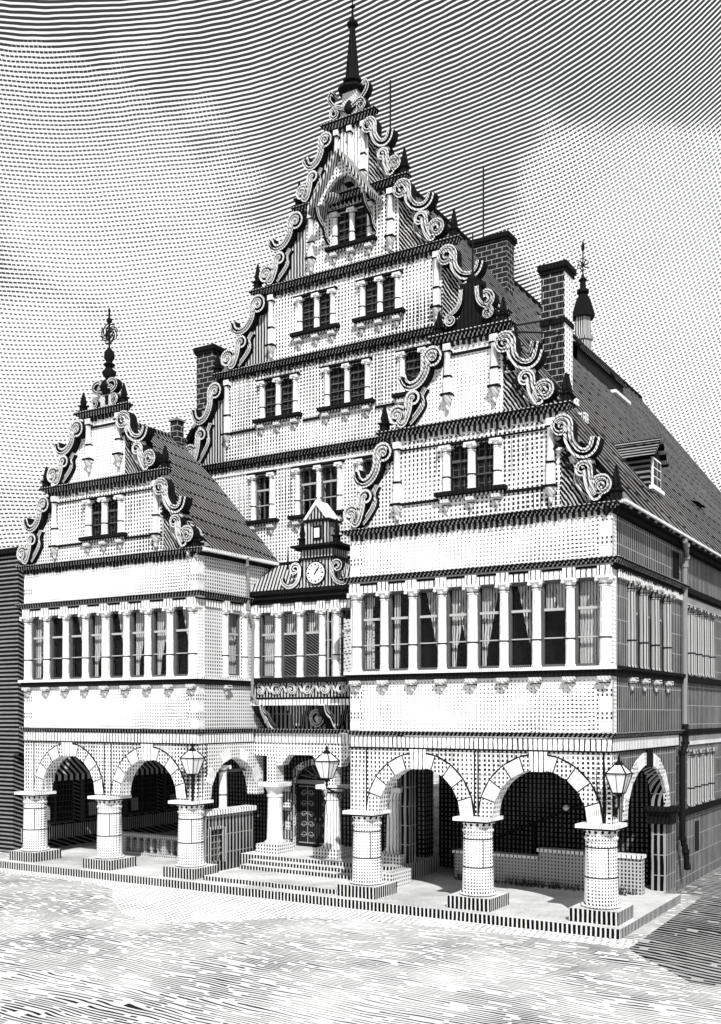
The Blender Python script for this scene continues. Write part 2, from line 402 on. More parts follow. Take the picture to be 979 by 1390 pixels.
def gable_windows(T, cols, z0, z1, leaded=True, rows=4, r=.1, y=.12, sill=True):
    for a, b in zip(cols, cols[1:]):
        window(T, a+r*.7, b-r*.7, z0, z1, y=y, rows=rows, cols=2, leaded=leaded, fw=.04)
    for c in cols: column(T, c, z0, z1, r=r, y=-.02)
    if sill:
        MB(T).box(cols[0]-.3, cols[-1]+.3, -.24, .02, z0-.12, z0-.004).box(cols[0]-.25, cols[-1]+.25, -.2, .02, z0-.141, z0-.121).box(cols[0]-.22, cols[-1]+.22, -.14, .02, z0-.2, z0-.142, 1).build('sill', hall, ['dark', 'hatched'])
        for c in cols: corbel(T, c, z0-.22, .34, .24)
    # lintel with shadow moulding
    MB(T).box(cols[0]-.2, cols[-1]+.2, -.16, .02, z1+.004, z1+.07).build('lintel', hall, 'dark')

# ------------------------------------------------------------------ BAYS (front plane y=0)
def bay_gable(cx, xl, xr, tip, T=T_id, wing_leaves=True):
    zb = 11.0
    hw1 = 2.35 if tip == 'r' else 2.45
    # tier 1
    cols = [cx-.78, cx, cx+.78]
    mb = MB(T); wallrow(mb, cx-hw1-.25, cx+hw1+.25, zb, 13.4, [(cols[0]+.07, cols[1]-.07, 11.78, 13.08), (cols[1]+.07, cols[2]-.07, 11.78, 13.08)])
    mb.build('gable_wall', hall, 'plaster_fine')
    gable_windows(T, cols, 11.78, 13.08, rows=3, r=.12)
    for sx in (-1, 1):
        pilaster(T, cx+sx*hw1, 11.62, 13.4)
    parts(T, 'string_course', 'dark', (cx-hw1+.13, cols[0]-.2, -.07, .02, 11.56, 11.63), (cols[2]+.2, cx+hw1-.13, -.07, .02, 11.56, 11.63))
    band(T, cx-hw1+.1, cx+hw1-.1, 13.14, 13.18, .05, 'dark', name='lintel_line')
    cornice(T, cx-hw1-.35, cx+hw1+.35, 13.52, 13.75, .3)
    MB(T).box(cx-hw1-.25, cx+hw1+.25, -.03, .35, 13.4, 13.6).build('frieze', hall, 'stone')
    flank(T, xl-.05, cx-hw1-.1, zb, 13.45, 1, w=.27, wallmat='plaster_grid')
    flank(T, xr+.05, cx+hw1+.1, zb, 13.45, -1, w=.27, wallmat='plaster', leaves=wing_leaves)
    # tier 2
    hw2 = .72
    MB(T).box(cx-hw2-.22, cx+hw2+.22, 0, .35, 13.75, 16.0).build('gable_wall', hall, 'plaster')
    for sx in (-1, 1): pilaster(T, cx+sx*hw2, 14.55, 15.95)
    MB(T).box(cx-hw2+.1, cx+hw2-.1, -.07, .02, 15.62, 15.68).build('string_course', hall, 'dark')
    cornice(T, cx-hw2-.3, cx+hw2+.3, 15.98, 16.22, .3)
    flank(T, cx-hw1-.15, cx-hw2-.1, 13.75, 15.9, 1, w=.27, wallmat='plaster', leaves=True)
    flank(T, cx+hw1+.15, cx+hw2+.1, 13.75, 15.9, -1, w=.27, wallmat='plaster', leaves=True)
    for sx in (-1, 1):
        pinnacle(T, cx+sx*(hw1+.42), 13.752, .8, .26, y=-.08)
        pinnacle(T, cx+sx*(hw2+.26), 16.222, .72, .24, y=-.08)

bay_gable(-4.0, -8.0, 0.0, 'r')
bay_gable(-18.15, -22.3, -13.95, 'l')
pinnacle(T_id, .12, 11.0, .95, .3, y=-.05)
pinnacle(T_id, -1.32, 13.752, .9, .28, y=.32)
pinnacle(T_id, -14.0, 11.0, .75, .26, y=-.05)

# right bay crest: bell shaped pedestal between small volutes, rod above
mb = MB(T_id); cx = -4.0
prof = [(-.78, 16.22), (-.78, 16.34), (-.62, 16.5), (-.36, 16.62), (-.24, 16.9), (-.2, 17.35), (-.34, 17.42), (-.34, 17.56), (.34, 17.56), (.34, 17.42), (.2, 17.35), (.24, 16.9), (.36, 16.62), (.62, 16.5), (.78, 16.34), (.78, 16.22)]
mb.prism(prof, -.08, .2, 1)
for sg in (-1, 1):
    a = [(cx-(-4.0)+x, z) for x, z in spiral(0, 0, .2, .05, -PI*.5, PI*2.2, 18)]
    path = catmull([(sg*.24, 17.35), (sg*.28, 17.0), (sg*.42, 16.8), (sg*.62, 16.72)], 4)+[(sg*(.56+x), 16.56+z) for x, z in spiral(0, 0, .16, .04, PI*.5, -PI*1.8, 16)]
    mb.ribbon(path, .12, .22)
mb.v = [(x-4.0, y, z) for x, y, z in mb.v]
crest = mb.build('gable_crest', hall, ['scroll', 'dark'])
MB().lathe(-4.0, .05, [(.16, 17.56), (.2, 17.66), (.1, 17.74), (.05, 17.8), (.03, 18.0), (.02, 18.95)], 8).build('finial', hall, 'iron')
# left bay crest with wrought iron flower finial
mb = MB(T_id)
mb.prism([(-.62, 16.22), (-.62, 16.55), (-.4, 16.72), (.4, 16.72), (.62, 16.55), (.62, 16.22)], -.06, .2, 0)
mb.box(-.07, .07, -.09, -.055, 16.35, 16.66, 1)
for sg in (-1, 1):
    mb.ribbon([(sg*(.45+x), 16.42+z) for x, z in spiral(0, 0, .19, .04, PI*.6, -PI*1.7, 16)], .1, .2)
    mb.ribbon([(sg*(.3+x*1.3), 16.98+z) for x, z in spiral(0, 0, .24, .06, -PI*.5, PI*1.6, 18)], .13, .2)
mb.lathe(0, .05, [(.2, 16.7), (.36, 16.95), (.26, 17.15), (.12, 17.25), (.24, 17.42), (.24, 17.52), (.1, 17.64), (.22, 17.76), (.1, 17.85), (.19, 18.0), (.17, 18.2), (.04, 18.36)], 10, 1)
mb.v = [(x-18.0, y, z) for x, y, z in mb.v]
mb.build('gable_crest', hall, ['scroll', 'dark'])
mb = MB(); X = -18.0
mb.tube([(X, .05, 18.3), (X, .05, 19.7)], .035, 6)
mb.lathe(X, .05, [(.03, 19.2), (.1, 19.26), (.1, 19.36), (.03, 19.42)], 8); mb.lathe(X, .05, [(.03, 19.6), (.06, 19.64), (.02, 19.75)], 6)
for k in range(8):
    an = PI*(k+.5)/4
    for rr in (.2, .32):
        pts = [(X+math.cos(an)*rr*.3+math.cos(an+1.2)*.02, .05, 18.85+math.sin(an)*rr*.3)]
        for t in range(1, 9):
            f = t/8; a2 = an+(f**2)*1.9*(1 if rr < .3 else -1)
            pts.append((X+math.cos(a2)*rr*(.3+.8*f)*1.05, .05+.05*math.sin(k), 18.85+math.sin(a2)*rr*(.3+.8*f)))
        mb.tube(pts, .022, 5)
mb.build('finial', hall, 'iron', label='tall wrought iron finial with a ring of curled leaves')

def quoin(T, x, z0, z1, sg, w=.42):
    mb = MB(T); z = z0; k = 0
    while z < z1-.05:
        h = min(.3, z1-z); ww = w if k % 2 else w*.72
        mb.box(x, x+sg*ww, -.012, .1, z, z+h-.012, 0 if k % 2 else 1); z += h; k += 1
    mb.build('quoin', hall, ['plaster_grid', 'stone'])

def bay_front(xl, xr, ncol, arches, spring, cur):
    T = T_id
    # arcade storey: one wall with arch openings cut from below
    zt = 4.5; poly = [(xl, zt), (xl, 2.66)]
    for c, r in arches:
        poly += [(c-r, 2.66)] + [(c-r*math.cos(PI*k/20), spring+r*math.sin(PI*k/20)) for k in range(21)] + [(c+r, 2.66)]
    poly += [(xr, 2.66), (xr, zt)]
    MB(T).prism(poly, 0, .5).build('arcade_wall', hall, 'plaster_fine')
    for c, r in arches:
        mb = MB(T); n = 10; ro = r+.40
        for k in range(n):
            a0 = PI*k/n+.006; a1 = PI*(k+1)/n-.006
            if k == n//2-1 or k == n//2: pass
            pl = [(c-r*math.cos(a0), spring+r*math.sin(a0)), (c-r*math.cos(a1), spring+r*math.sin(a1)),
                  (c-ro*math.cos(a1), spring+ro*math.sin(a1)), (c-ro*math.cos(a0), spring+ro*math.sin(a0))]
            mb.prism(pl, -.035, .06, k % 2)
        for sg2 in (-1, 1):
            mb.box(c+sg2*(ro+.01), c+sg2*(ro+.05), -.012, .05, 2.67, 4.49, 2)
        for k in range(24):
            a0 = PI*k/24; a1 = PI*(k+1)/24; o1 = ro-.02; o2 = ro+.035
            mb.prism([(c-o1*math.cos(a0), spring+o1*math.sin(a0)), (c-o1*math.cos(a1), spring+o1*math.sin(a1)), (c-o2*math.cos(a1), min(4.49, spring+o2*math.sin(a1))), (c-o2*math.cos(a0), min(4.49, spring+o2*math.sin(a0)))], -.016, .04, 2)
        for k in range(1, n):
            a0 = PI*k/n
            mb.prism([(c-r*math.cos(a0-.012), spring+r*math.sin(a0-.012)), (c-r*math.cos(a0+.012), spring+r*math.sin(a0+.012)), (c-ro*math.cos(a0+.009), spring+ro*math.sin(a0+.009)), (c-ro*math.cos(a0-.009), spring+ro*math.sin(a0-.009))], -.039, .04, 2)
        ar = mb.build('arch', hall, ['plaster_grid', 'stone', 'dark'])
        MB(T).prism([(c-.19, spring+r-.06), (c+.19, spring+r-.06), (c+.26, zt), (c-.26, zt)], -.09, .05).build('keystone', ar, 'stone_ticks')
    # pilaster strips above the pillars
    MB(T).box(xl, xr, -.02, .5, 4.545, 4.86).build('frieze', hall, 'stone_ticks')
    band(T, xl-.03, xr+.03, 4.5, 4.543, .06, 'dark')
    cornice(T, xl, xr, 4.86, 5.02, .16, dent=False)
    # parapet wall
    MB(T).box(xl, xr, 0, .35, 5.02, 6.5).build('wall', hall, 'plaster')
    quoin(T, xl, 5.03, 6.48, 1); quoin(T, xr, 5.03, 6.48, -1)
    # sill with white top, dark underside, corbels
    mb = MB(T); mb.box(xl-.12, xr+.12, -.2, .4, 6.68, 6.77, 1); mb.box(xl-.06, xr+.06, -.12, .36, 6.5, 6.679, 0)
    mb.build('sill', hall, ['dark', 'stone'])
    xs = [xl+.24+i*(xr-xl-.42)/(ncol-1) for i in range(ncol)]
    for i, x in enumerate(xs):
        big = i in (0, ncol-1, (ncol-1)//2)
        corbel(T, x, 6.5, .36, .34)
        column(T, x, 6.77, 9.1, r=.155 if big else .13, y=-.02)
        if 0 < i < ncol-1: MB(T).box(x-.11, x+.11, .06, .3, 6.77, 9.1).build('mullion', hall, 'frame')
    parts(T, 'pier', 'plaster', (xl, xs[0]+.1, .02, .35, 6.77, 9.1), (xs[-1]-.1, xr, .02, .35, 6.77, 9.1))
    for i in range(ncol-1):
        window(T, xs[i]+.115, xs[i+1]-.115, 6.79, 9.08, rows=3, curtain=cur[i])
    # entablature
    mb = MB(T); mb.box(xl, xr, -.08, .35, 9.1, 9.32, 0)
    for x in xs: mb.box(x-.17, x+.17, -.16, 0, 9.102, 9.37, 0)
    mb.box(xl, xr, -.1, .35, 9.32, 9.38, 1)
    mb.build('architrave', hall, ['stone_ticks', 'dark'])
    cornice(T, xl, xr, 9.4, 9.58, .3, dent=False)
    MB(T).box(xl, xr, 0, .35, 9.38, 10.84).build('wall', hall, 'plaster')
    quoin(T, xl, 9.6, 10.6, 1); quoin(T, xr, 9.6, 10.6, -1)
    cornice(T, xl, xr, 10.8, 11.0, .26, dent=True)

MB().box(-7.6, -.5, .75, 5.9, 6.45, 9.6).build('room_backing', hall, 'room_backing')  # added near-black box; the unlit room's darkness is in its colour
MB().box(-21.9, -14.5, .75, 4.0, 6.45, 9.6).build('room_backing', hall, 'room_backing')
RBX = [-7.47, -3.85, -.32]; LBX = [-21.8, -18.02, -14.3]
bay_front(-8.0, 0.0, 9, [(-5.68, 1.33), (-2.02, 1.36)], 2.66, [('slim', 0), ('slim', 0), ('right', 0), ('both', 0), ('left', 0), ('right', 0), ('top', 0), ('full', 0)])
bay_front(-22.3, -13.95, 9, [(-19.98, 1.36), (-16.12, 1.3)], 2.7, [('slim', 0), None, ('right', 0), ('left', 0), ('right', 0), ('left', 0), ('both', 0), ('right', 0)])

def pillar(x, y, z0=.15, z1=2.66, r=.44, ped=1.3, ph=.34, ab=1.06):
    mb = MB(); zp = z0+ph
    mb.lathe(x, y, [(r*1.16, zp), (r*1.2, zp+.05), (r*1.12, zp+.1), (r*1.02, zp+.12), (r, zp+.2), (r*.93, z1-.5), (r*.93, z1-.42), (r*1.0, z1-.41), (r*1.0, z1-.36), (r*.93, z1-.35), (r*.93, z1-.25)], 24, 0)
    sh = mb.build('pillar', hall, 'pillar')
    mb = MB(); mb.lathe(x, y, [(r*.93, z1-.25), (r*1.0, z1-.22), (r*1.1, z1-.15)], 24, 0)
    for k in range(16):
        a = 2*PI*k/16; mb.lathe(x+math.cos(a)*r*1.02, y+math.sin(a)*r*1.02, [(.02, z1-.24), (.045, z1-.2), (.03, z1-.155)], 5, 1)
    mb.box(x-ab*.46, x+ab*.46, y-ab*.46, y+ab*.46, z1-.15, z1-.1, 1); mb.box(x-ab/2, x+ab/2, y-ab/2, y+ab/2, z1-.1, z1-.002, 0)
    mb.build('capital', sh, ['stone', 'dark'])
    MB().box(x-ped/2, x+ped/2, y-ped/2, y+ped/2, z0, zp, 0, 1).build('pedestal', sh, ['riser', 'tread'])
    return sh
for x in RBX+LBX: pillar(x, .08)
# ceilings over the arcades and back walls
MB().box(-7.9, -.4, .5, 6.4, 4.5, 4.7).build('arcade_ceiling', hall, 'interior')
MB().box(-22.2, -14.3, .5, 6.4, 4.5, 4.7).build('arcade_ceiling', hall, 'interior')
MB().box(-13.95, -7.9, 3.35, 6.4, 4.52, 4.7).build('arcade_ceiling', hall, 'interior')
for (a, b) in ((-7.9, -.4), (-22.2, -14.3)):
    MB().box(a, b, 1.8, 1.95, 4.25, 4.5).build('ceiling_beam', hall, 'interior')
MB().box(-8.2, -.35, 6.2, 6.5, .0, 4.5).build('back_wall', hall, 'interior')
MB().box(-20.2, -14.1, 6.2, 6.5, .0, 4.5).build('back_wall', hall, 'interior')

# ------------------------------------------------------------------ side of the left bay (faces +X)
TL = T_side(-13.95); D1 = 3.0
c, rx, rz = 1.95, 1.3, 1.35
def side_arch(T, y0, y1, c, rx, rz, spring, name='arcade_wall', jamb=None, mat='ashlar'):
    poly = [(y0, 4.5), (y0, 2.66), (c-rx, 2.66)] + [(c-rx*math.cos(PI*k/18), spring+rz*math.sin(PI*k/18)) for k in range(19)]
    if jamb is None: poly += [(c+rx, 2.66), (y1, 2.66), (y1, 4.5)]
    else: poly += [(c+rx, jamb), (y1, jamb), (y1, 4.5)]
    MB(T).prism(poly, 0, .45).build(name, hall, mat)
    mb = MB(T); n = 9
    for k in range(n):
        a0 = PI*k/n+.006; a1 = PI*(k+1)/n-.006; o = .36
        mb.prism([(c-rx*math.cos(a0), spring+rz*math.sin(a0)), (c-rx*math.cos(a1), spring+rz*math.sin(a1)),
                  (c-(rx+o)*math.cos(a1), spring+(rz+o)*math.sin(a1)), (c-(rx+o)*math.cos(a0), spring+(rz+o)*math.sin(a0))], -.035, .06, k % 2)
    ar = mb.build('arch', hall, ['plaster_grid', 'stone'])
side_arch(TL, .5, 3.6, c, rx, rz, 2.66, mat='plaster_grid')
MB(TL).box(.01, 3.1, -.02, .45, 4.545, 4.86).build('frieze', hall, 'stone_ticks')
cornice(TL, .0, 3.1, 4.861, 5.021, .14, dent=False, returns=False)
MB(TL).box(.35, 4.2, 0, .35, 5.02, 6.5).build('wall', hall, 'plaster_grid')
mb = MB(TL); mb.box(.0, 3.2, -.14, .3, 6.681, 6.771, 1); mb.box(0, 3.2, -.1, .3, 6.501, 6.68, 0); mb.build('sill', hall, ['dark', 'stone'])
corbel(TL, 1.45, 6.5, .36, .3)
mb = MB(TL); wallrow(mb, .35, 4.2, 6.77, 9.1, [(1.55, 2.35, 6.85, 9.0)]); mb.build('wall', hall, 'plaster_grid')
window(TL, 1.58, 2.32, 6.85, 9.0, rows=3, curtain=('full', 0))
for yy in (1.42, 2.5): column(TL, yy, 6.77, 9.1, r=.12)
mb = MB(TL); mb.box(.36, 4.2, -.06, .35, 9.1, 9.32, 0); mb.box(.36, 4.2, -.08, .35, 9.32, 9.38, 1)
for yy in (1.42, 2.5): mb.box(yy-.15, yy+.15, -.14, 0, 9.102, 9.37, 0)
mb.build('architrave', hall, ['stone_ticks', 'dark'])
cornice(TL, .0, 3.2, 9.401, 9.581, .26, dent=False, returns=False)
MB(TL).box(.35, 4.2, 0, .35, 9.38, 10.84).build('wall', hall, 'plaster_grid')
MB(TL).box(0, 4.2, -.1, .05, 10.78, 10.9, 0).box(0, 4.2, -.34, .05, 10.9, 11.0, 1).build('eave_gutter', hall, ['dark', 'stone'])
quoin(TL, 0.0, 5.03, 6.48, 1, .4); quoin(TL, 0.0, 9.6, 10.7, 1, .4)
# parapet with ledge and small grated window inside the side arch
TLi = T_side(-14.1)
mb = MB(TLi); wallrow(mb, .62, 3.2, .15, 2.1, [(.82, 1.5, .5, 1.6)], 0, .3); mb.build('parapet', hall, 'ashlar')
MB(TLi).box(.6, 3.25, -.14, .36, 2.1, 2.26).build('ledge', hall, 'stone_ticks')
g = MB(TLi)
for k in range(1, 4): g.box(.82+.17*k-.015, .82+.17*k+.015, .08, .11, .5, 1.6)
for k in range(1, 5): g.box(.82, 1.5, .06, .09, .5+.22*k-.015, .5+.22*k+.015)
g = g.build('window_grate', hall, 'lead')
MB(TLi).box(.82, 1.5, .2, .26, .5, 1.6).build('pane', g, 'leaded')
parts(TLi, 'window_surround', 'hatched', (.72, .82, -.04, .02, .45, 1.65), (1.5, 1.6, -.04, .02, .45, 1.65), (.82, 1.5, -.04, .02, 1.6, 1.7))
column(TLi, 1.7, 2.26, 3.75, r=.14, y=.15, name='mullion_column')
MB(TLi).box(.6, 3.2, .12, .2, 3.5, 3.6).build('transom', hall, 'frame')

# ------------------------------------------------------------------ right side wall (faces +X), runs back along the lane
TR = T_side(0.0); YE = 38.0
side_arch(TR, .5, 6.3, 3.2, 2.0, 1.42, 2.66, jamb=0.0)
mb = MB(TR); mb.prism([(4.95, 2.2), (5.55, 2.2), (5.6, 2.45), (5.7, 2.62), (4.8, 2.62), (4.9, 2.45)], -.22, .5, 0); mb.box(4.75, 5.75, -.28, .52, 2.6, 2.72, 0); mb.build('impost', hall, 'dark')
MB(TR).box(.0, 6.6, -.02, .45, 4.546, 4.861).build('frieze', hall, 'stone_ticks')
MB(TR).box(3.0, 3.45, -.1, .4, 4.0, 4.545).build('keystone', hall, 'dark')
band(TR, 0, 6.6, 4.502, 4.544, .06, 'dark')
cornice(TR, .0, 7.1, 4.862, 5.022, .16, dent=False, returns=False)
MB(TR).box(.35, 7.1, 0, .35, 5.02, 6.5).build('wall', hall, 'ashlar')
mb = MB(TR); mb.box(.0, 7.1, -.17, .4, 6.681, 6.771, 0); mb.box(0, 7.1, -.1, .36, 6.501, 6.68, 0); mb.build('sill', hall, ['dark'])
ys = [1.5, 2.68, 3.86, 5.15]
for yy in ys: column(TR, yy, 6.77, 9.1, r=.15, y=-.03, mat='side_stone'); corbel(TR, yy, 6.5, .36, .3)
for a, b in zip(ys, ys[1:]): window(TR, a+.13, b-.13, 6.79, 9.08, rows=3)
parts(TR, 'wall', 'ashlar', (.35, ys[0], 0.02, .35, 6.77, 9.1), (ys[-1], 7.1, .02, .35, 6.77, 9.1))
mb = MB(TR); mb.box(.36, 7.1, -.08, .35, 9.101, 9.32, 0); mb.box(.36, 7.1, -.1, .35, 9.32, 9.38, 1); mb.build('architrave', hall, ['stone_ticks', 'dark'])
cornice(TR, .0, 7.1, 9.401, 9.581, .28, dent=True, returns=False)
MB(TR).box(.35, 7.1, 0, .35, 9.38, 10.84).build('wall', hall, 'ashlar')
MB(TR).box(5.9, 6.6, -.03, .1, 9.75, 10.55).build('blind_panel', hall, 'dark')
MB(TR).box(0, YE, -.16, .05, 10.72, 10.86, 0).box(0, YE, -.3, .05, 10.861, 10.95, 0).box(-.2, YE, -.42, .05, 10.951, 11.02, 1).build('eave_gutter', hall, ['dark', 'stone'])
# main flank beyond the rain pipe, set back a little
TM = T_side(-.12)
mb = MB(TM)
gw = [[8.4, 9.3, 10.3, 11.2], [14, 14.9, 15.9, 16.8], [20, 20.9, 21.9, 22.8], [26, 27, 28], [32, 33, 34]]
h1 = [(a, b, 6.8, 9.05) for g_ in gw for a, b in zip(g_, g_[1:])]; h0 = [(a, b, 2.5, 4.35) for g_ in gw for a, b in zip(g_, g_[1:])]
wallrow(mb, 6.3, YE, G0-.3, 4.86, h0); wallrow(mb, 7.1, YE, 4.86, 9.38, h1); mb.box(7.1, YE, 0, .35, 9.38, 10.8)
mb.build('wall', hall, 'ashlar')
for k, g_ in enumerate(gw[:3]):
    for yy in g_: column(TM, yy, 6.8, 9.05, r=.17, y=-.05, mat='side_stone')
    for yy in g_: column(TM, yy, 2.5, 4.35, r=.15, y=-.05, mat='side_stone')
    for a, b in zip(g_, g_[1:]): window(TM, a+.14, b-.14, 6.8, 9.05, rows=3); window(TM, a+.14, b-.14, 2.5, 4.35, rows=3)
MB(TM).box(7.1, YE, -.16, .02, 6.55, 6.75).build('sill', hall, 'dark')
MB(TM).box(7.1, YE, -.16, .02, 2.25, 2.42).build('sill', hall, 'dark')
MB(TM).box(7.1, YE, -.2, .02, 4.86, 5.02).build('string_course', hall, 'dark')
MB(TM).box(7.1, YE, -.24, .02, 9.4, 9.58).build('string_course', hall, 'dark')
MB(TM).box(7.1, YE, -.06, .02, 9.1, 9.32).build('frieze', hall, 'stone_ticks')
MB(TM).box(7.1, YE, -.05, .02, 4.5, 4.8).build('frieze', hall, 'stone_ticks')
MB(TM).box(9.2, 9.75, -.02, .1, .9, 1.9).build('cellar_window', hall, 'iron')
# rain pipes
def pipe(name, pts, r, hop=None):
    mb = MB(); mb.tube(pts, r, 8)
    if hop:
        x, y, z = hop; mb.taper(x, y, z-.25, z, .14, .34)
    for p in pts[1:-1]: mb.lathe(p[0], p[1], [(r*1.3, p[2]-.05), (r*1.3, p[2]+.05)], 8)
    return mb.build(name, hall, 'iron' if name == 'iron_pipe' else 'lead')
pipe('rain_pipe', [(.35, 6.0, 10.85), (.3, 6.4, 10.75), (.18, 6.9, 10.45), (.12, 6.95, 10.2), (.12, 6.95, 5.2)], .085)
pipe('iron_pipe', [(.14, 6.95, 5.2), (.14, 6.95, 4.6), (.1, 6.75, 4.3), (.1, 6.75, 1.6), (.16, 6.9, 1.2), (.16, 7.1, .6)], .1, (.14, 6.95, 5.0))
pipe('rain_pipe', [(-13.6, 2.25, 10.95), (-13.7, 2.35, 10.7), (-13.78, 2.5, 10.4), (-13.78, 2.5, 9.2), (-13.75, 2.75, 8.7), (-13.78, 2.75, 6.6), (-13.78, 2.72, 6.2), (-13.6, 2.8, 5.9), (-13.3, 2.9, 5.25), (-13.25, 3.0, 5.05)], .05)

# ------------------------------------------------------------------ recess: oriel on an entrance arcade
TO = T_y(3.0)
for x in (-13.17, -10.74, -8.31):
    mb = MB(); mb.lathe(x, 3.25, [(.36, .97), (.38, 1.02), (.31, 1.08), (.29, 1.12), (.25, 2.6), (.29, 2.62), (.29, 2.68), (.25, 2.7), (.3, 2.85), (.4, 2.98)], 18, 0)
    sh = mb.build('entrance_column', hall, 'stone' if x < -12 else 'stone_ticks')
    MB().box(x-.42, x+.42, 2.83, 3.67, 2.98, 3.12).build('capital', sh, 'stone')
    MB().box(x-.48, x+.48, 2.77, 3.73, .67, .97, 0, 1).build('pedestal', sh, ['plaster_grid', 'tread'])
    MB().box(x-.2, x+.2, 3.05, 3.5, 3.12, 4.06).build('impost_block', sh, 'plaster_grid')
# beam with curved shoulders
poly = [(-13.95, 4.52), (-13.95, 3.2), (-13.4, 3.2)]
xs = [-13.17, -10.74, -8.31]
poly = [(-13.95, 4.52), (-13.95, 4.05), (-13.0, 4.05)]
for a, b in ((-13.0, -10.92), (-10.56, -8.5)):
    poly += [(a+.001, 3.7), (a+.28, 3.75), (a+.4, 3.95), (a+.55, 4.1), (b-.55, 4.1), (b-.4, 3.95), (b-.28, 3.75), (b, 3.7)]
poly += [(-8.0, 3.7), (-8.0, 4.52)]
MB().prism(poly, 3.08, 3.45).build('entrance_beam', hall, 'plaster_fine')
MB().box(-13.9, -8.05, 3.03, 3.4, 4.525, 4.84).build('frieze', hall, 'stone_ticks')
cornice(TO, -13.9, -8.05, 4.85, 5.0, .18, dent=False, returns=False)
# wall under the oriel with fan brackets
MB().box(-13.95, -8.0, 3.75, 4.1, 4.9, 6.0).build('wall', hall, 'ashlar')
for x in (-12.35, -10.75, -9.0):
    MB(T_y(3.75)).prism([(x-.1, 5.1), (x+.1, 5.1), (x+.2, 5.45), (x+.42, 5.7), (x+.42, 5.82), (x-.42, 5.82), (x-.42, 5.7), (x-.2, 5.45)], -.35, 0).build('fan_bracket', hall, 'riser')
for x in (-13.6, -10.9, -8.4):
    mb = MB(T_side(x))   # scrolled console seen from the side
    path = catmull([(2.85, 5.85), (2.95, 5.6), (3.2, 5.45), (3.4, 5.2), (3.65, 5.02)], 5)
    mb2 = MB(T_side(x+.12)); mb2.ribbon(path, .26, .02, back=.26); mb2.build('console', hall, ['stone', 'dark'])
mb = MB(T_y(3.7)); mb.ribbon(spiral(-11.62, 5.38, .24, .24, 0, 2*PI, 20), .14, .14); mb.lathe(-11.62, -.05, [(.02, 5.2), (.1, 5.3), (.12, 5.4), (.02, 5.5)], 8, 0); mb.build('carved_wreath', hall, ['scroll', 'dark'])
# oriel body
mb = MB(TO); mb.box(-13.95, -8, -.14, .8, 5.82, 6.02, 0); mb.box(-13.95, -8, -.08, .8, 6.02, 6.1, 1); mb.build('oriel_floor', hall, ['stone_ticks', 'dark'])
pn = MB(TO).box(-13.95, -8, 0, .6, 6.1, 6.6).build('oriel_panel', hall, 'hatched')
mb = MB(TO)
for k in range(9):
    x = -13.6+k*.68
    sg = 1 if k % 2 else -1
    mb.ribbon([(x+sg*a, 6.36+b) for a, b in spiral(0, 0, .2, .05, PI*.3, PI*2.2, 14)], .09, .07)
    mb.ribbon(catmull([(x+.1, 6.2), (x+.3, 6.5), (x+.45, 6.3), (x+.55, 6.45)], 4), .08, .06)
mb.build('strapwork', pn, ['stone', 'dark'])
MB(TO).box(-13.95, -8, -.16, .6, 6.6, 6.78, 0).build('sill', hall, ['dark'])
oc = [-13.78, -12.83, -11.9, -10.98, -10.42, -9.5, -8.55]
for x in oc: column(TO, x, 6.78, 9.08, r=.125, y=-.02)
parts(TO, 'pier', 'ashlar', (-10.86, -10.54, -.02, .35, 6.78, 9.08), (-13.95, -13.7, .02, .35, 6.78, 9.08), (-8.5, -8, .02, .35, 6.78, 9.08))
for k, (a, b) in enumerate(zip(oc, oc[1:])):
    if k == 3: continue
    window(TO, a+.11, b-.11, 6.8, 9.06, rows=3, curtain=('full', 0) if k == 0 else (('top', 0) if k in (1, 2) else None))
mb = MB(TO); mb.box(-13.95, -8, -.05, .4, 9.08, 9.34, 0)
for x in oc: mb.box(x-.15, x+.15, -.13, 0, 9.082, 9.36, 0)
mb.build('architrave', hall, ['stone_ticks', 'dark'])
MB(TO).box(-13.95, -8, -.15, .4, 9.36, 9.5).box(-13.95, -8, -.25, .4, 9.501, 9.66).box(-13.95, -8, -.33, .4, 9.661, 9.8).build('cornice', hall, 'dark')
orf = MB().slab((-13.95, 2.7, 9.82), (-8, 2.7, 9.82), (-8, 4.2, 10.95), (-13.95, 4.2, 10.95), .1).build('oriel_roof', hall, 'roof_x')
MB().box(-13.9, -8.1, 4.1, 4.2, 10.9, 11.0).build('ridge_flashing', orf, 'dark')
MB(T_y(3.8)).lathe(-13.0, 0, [(.05, 10.7), (.03, 11.1), (.01, 11.5)], 6).build('vent', orf, 'dark')
# clock gablet
TC = T_y(2.75); cxk = -11.05
mb = MB(TC); mb.prism([(cxk-1.0, 9.8), (cxk-.75, 10.1), (cxk-.72, 10.5), (cxk-.62, 10.75), (cxk+.62, 10.75), (cxk+.72, 10.5), (cxk+.75, 10.1), (cxk+1.0, 9.8)], 0, .9)
cg = mb.build('clock_gablet', hall, 'hatched')
mb = MB(TC); mb.box(cxk-.72, cxk+.72, -.06, .9, 10.75, 10.82, 1); mb.box(cxk-.66, cxk+.66, 0, .9, 10.82, 11.08, 0); mb.box(cxk-.82, cxk+.82, -.14, .95, 11.08, 11.16, 1); mb.box(cxk-.95, cxk+.95, -.24, 1.0, 11.16, 11.24, 1)
mb.box(cxk-.4, cxk+.4, .05, .7, 11.24, 12.02, 0); mb.box(cxk-.46, cxk-.28, -.02, .1, 11.24, 12.0, 0); mb.box(cxk+.28, cxk+.46, -.02, .1, 11.24, 12.0, 0)
mb.box(cxk-.17, cxk+.17, .0, .06, 11.42, 11.88, 1); mb.box(cxk-.1, cxk+.1, -.03, .01, 11.48, 11.8, 2)
mb.box(cxk-.52, cxk+.52, -.08, .72, 12.02, 12.1, 1)
mb.build('aedicule', cg, ['hatched', 'dark', 'white'])
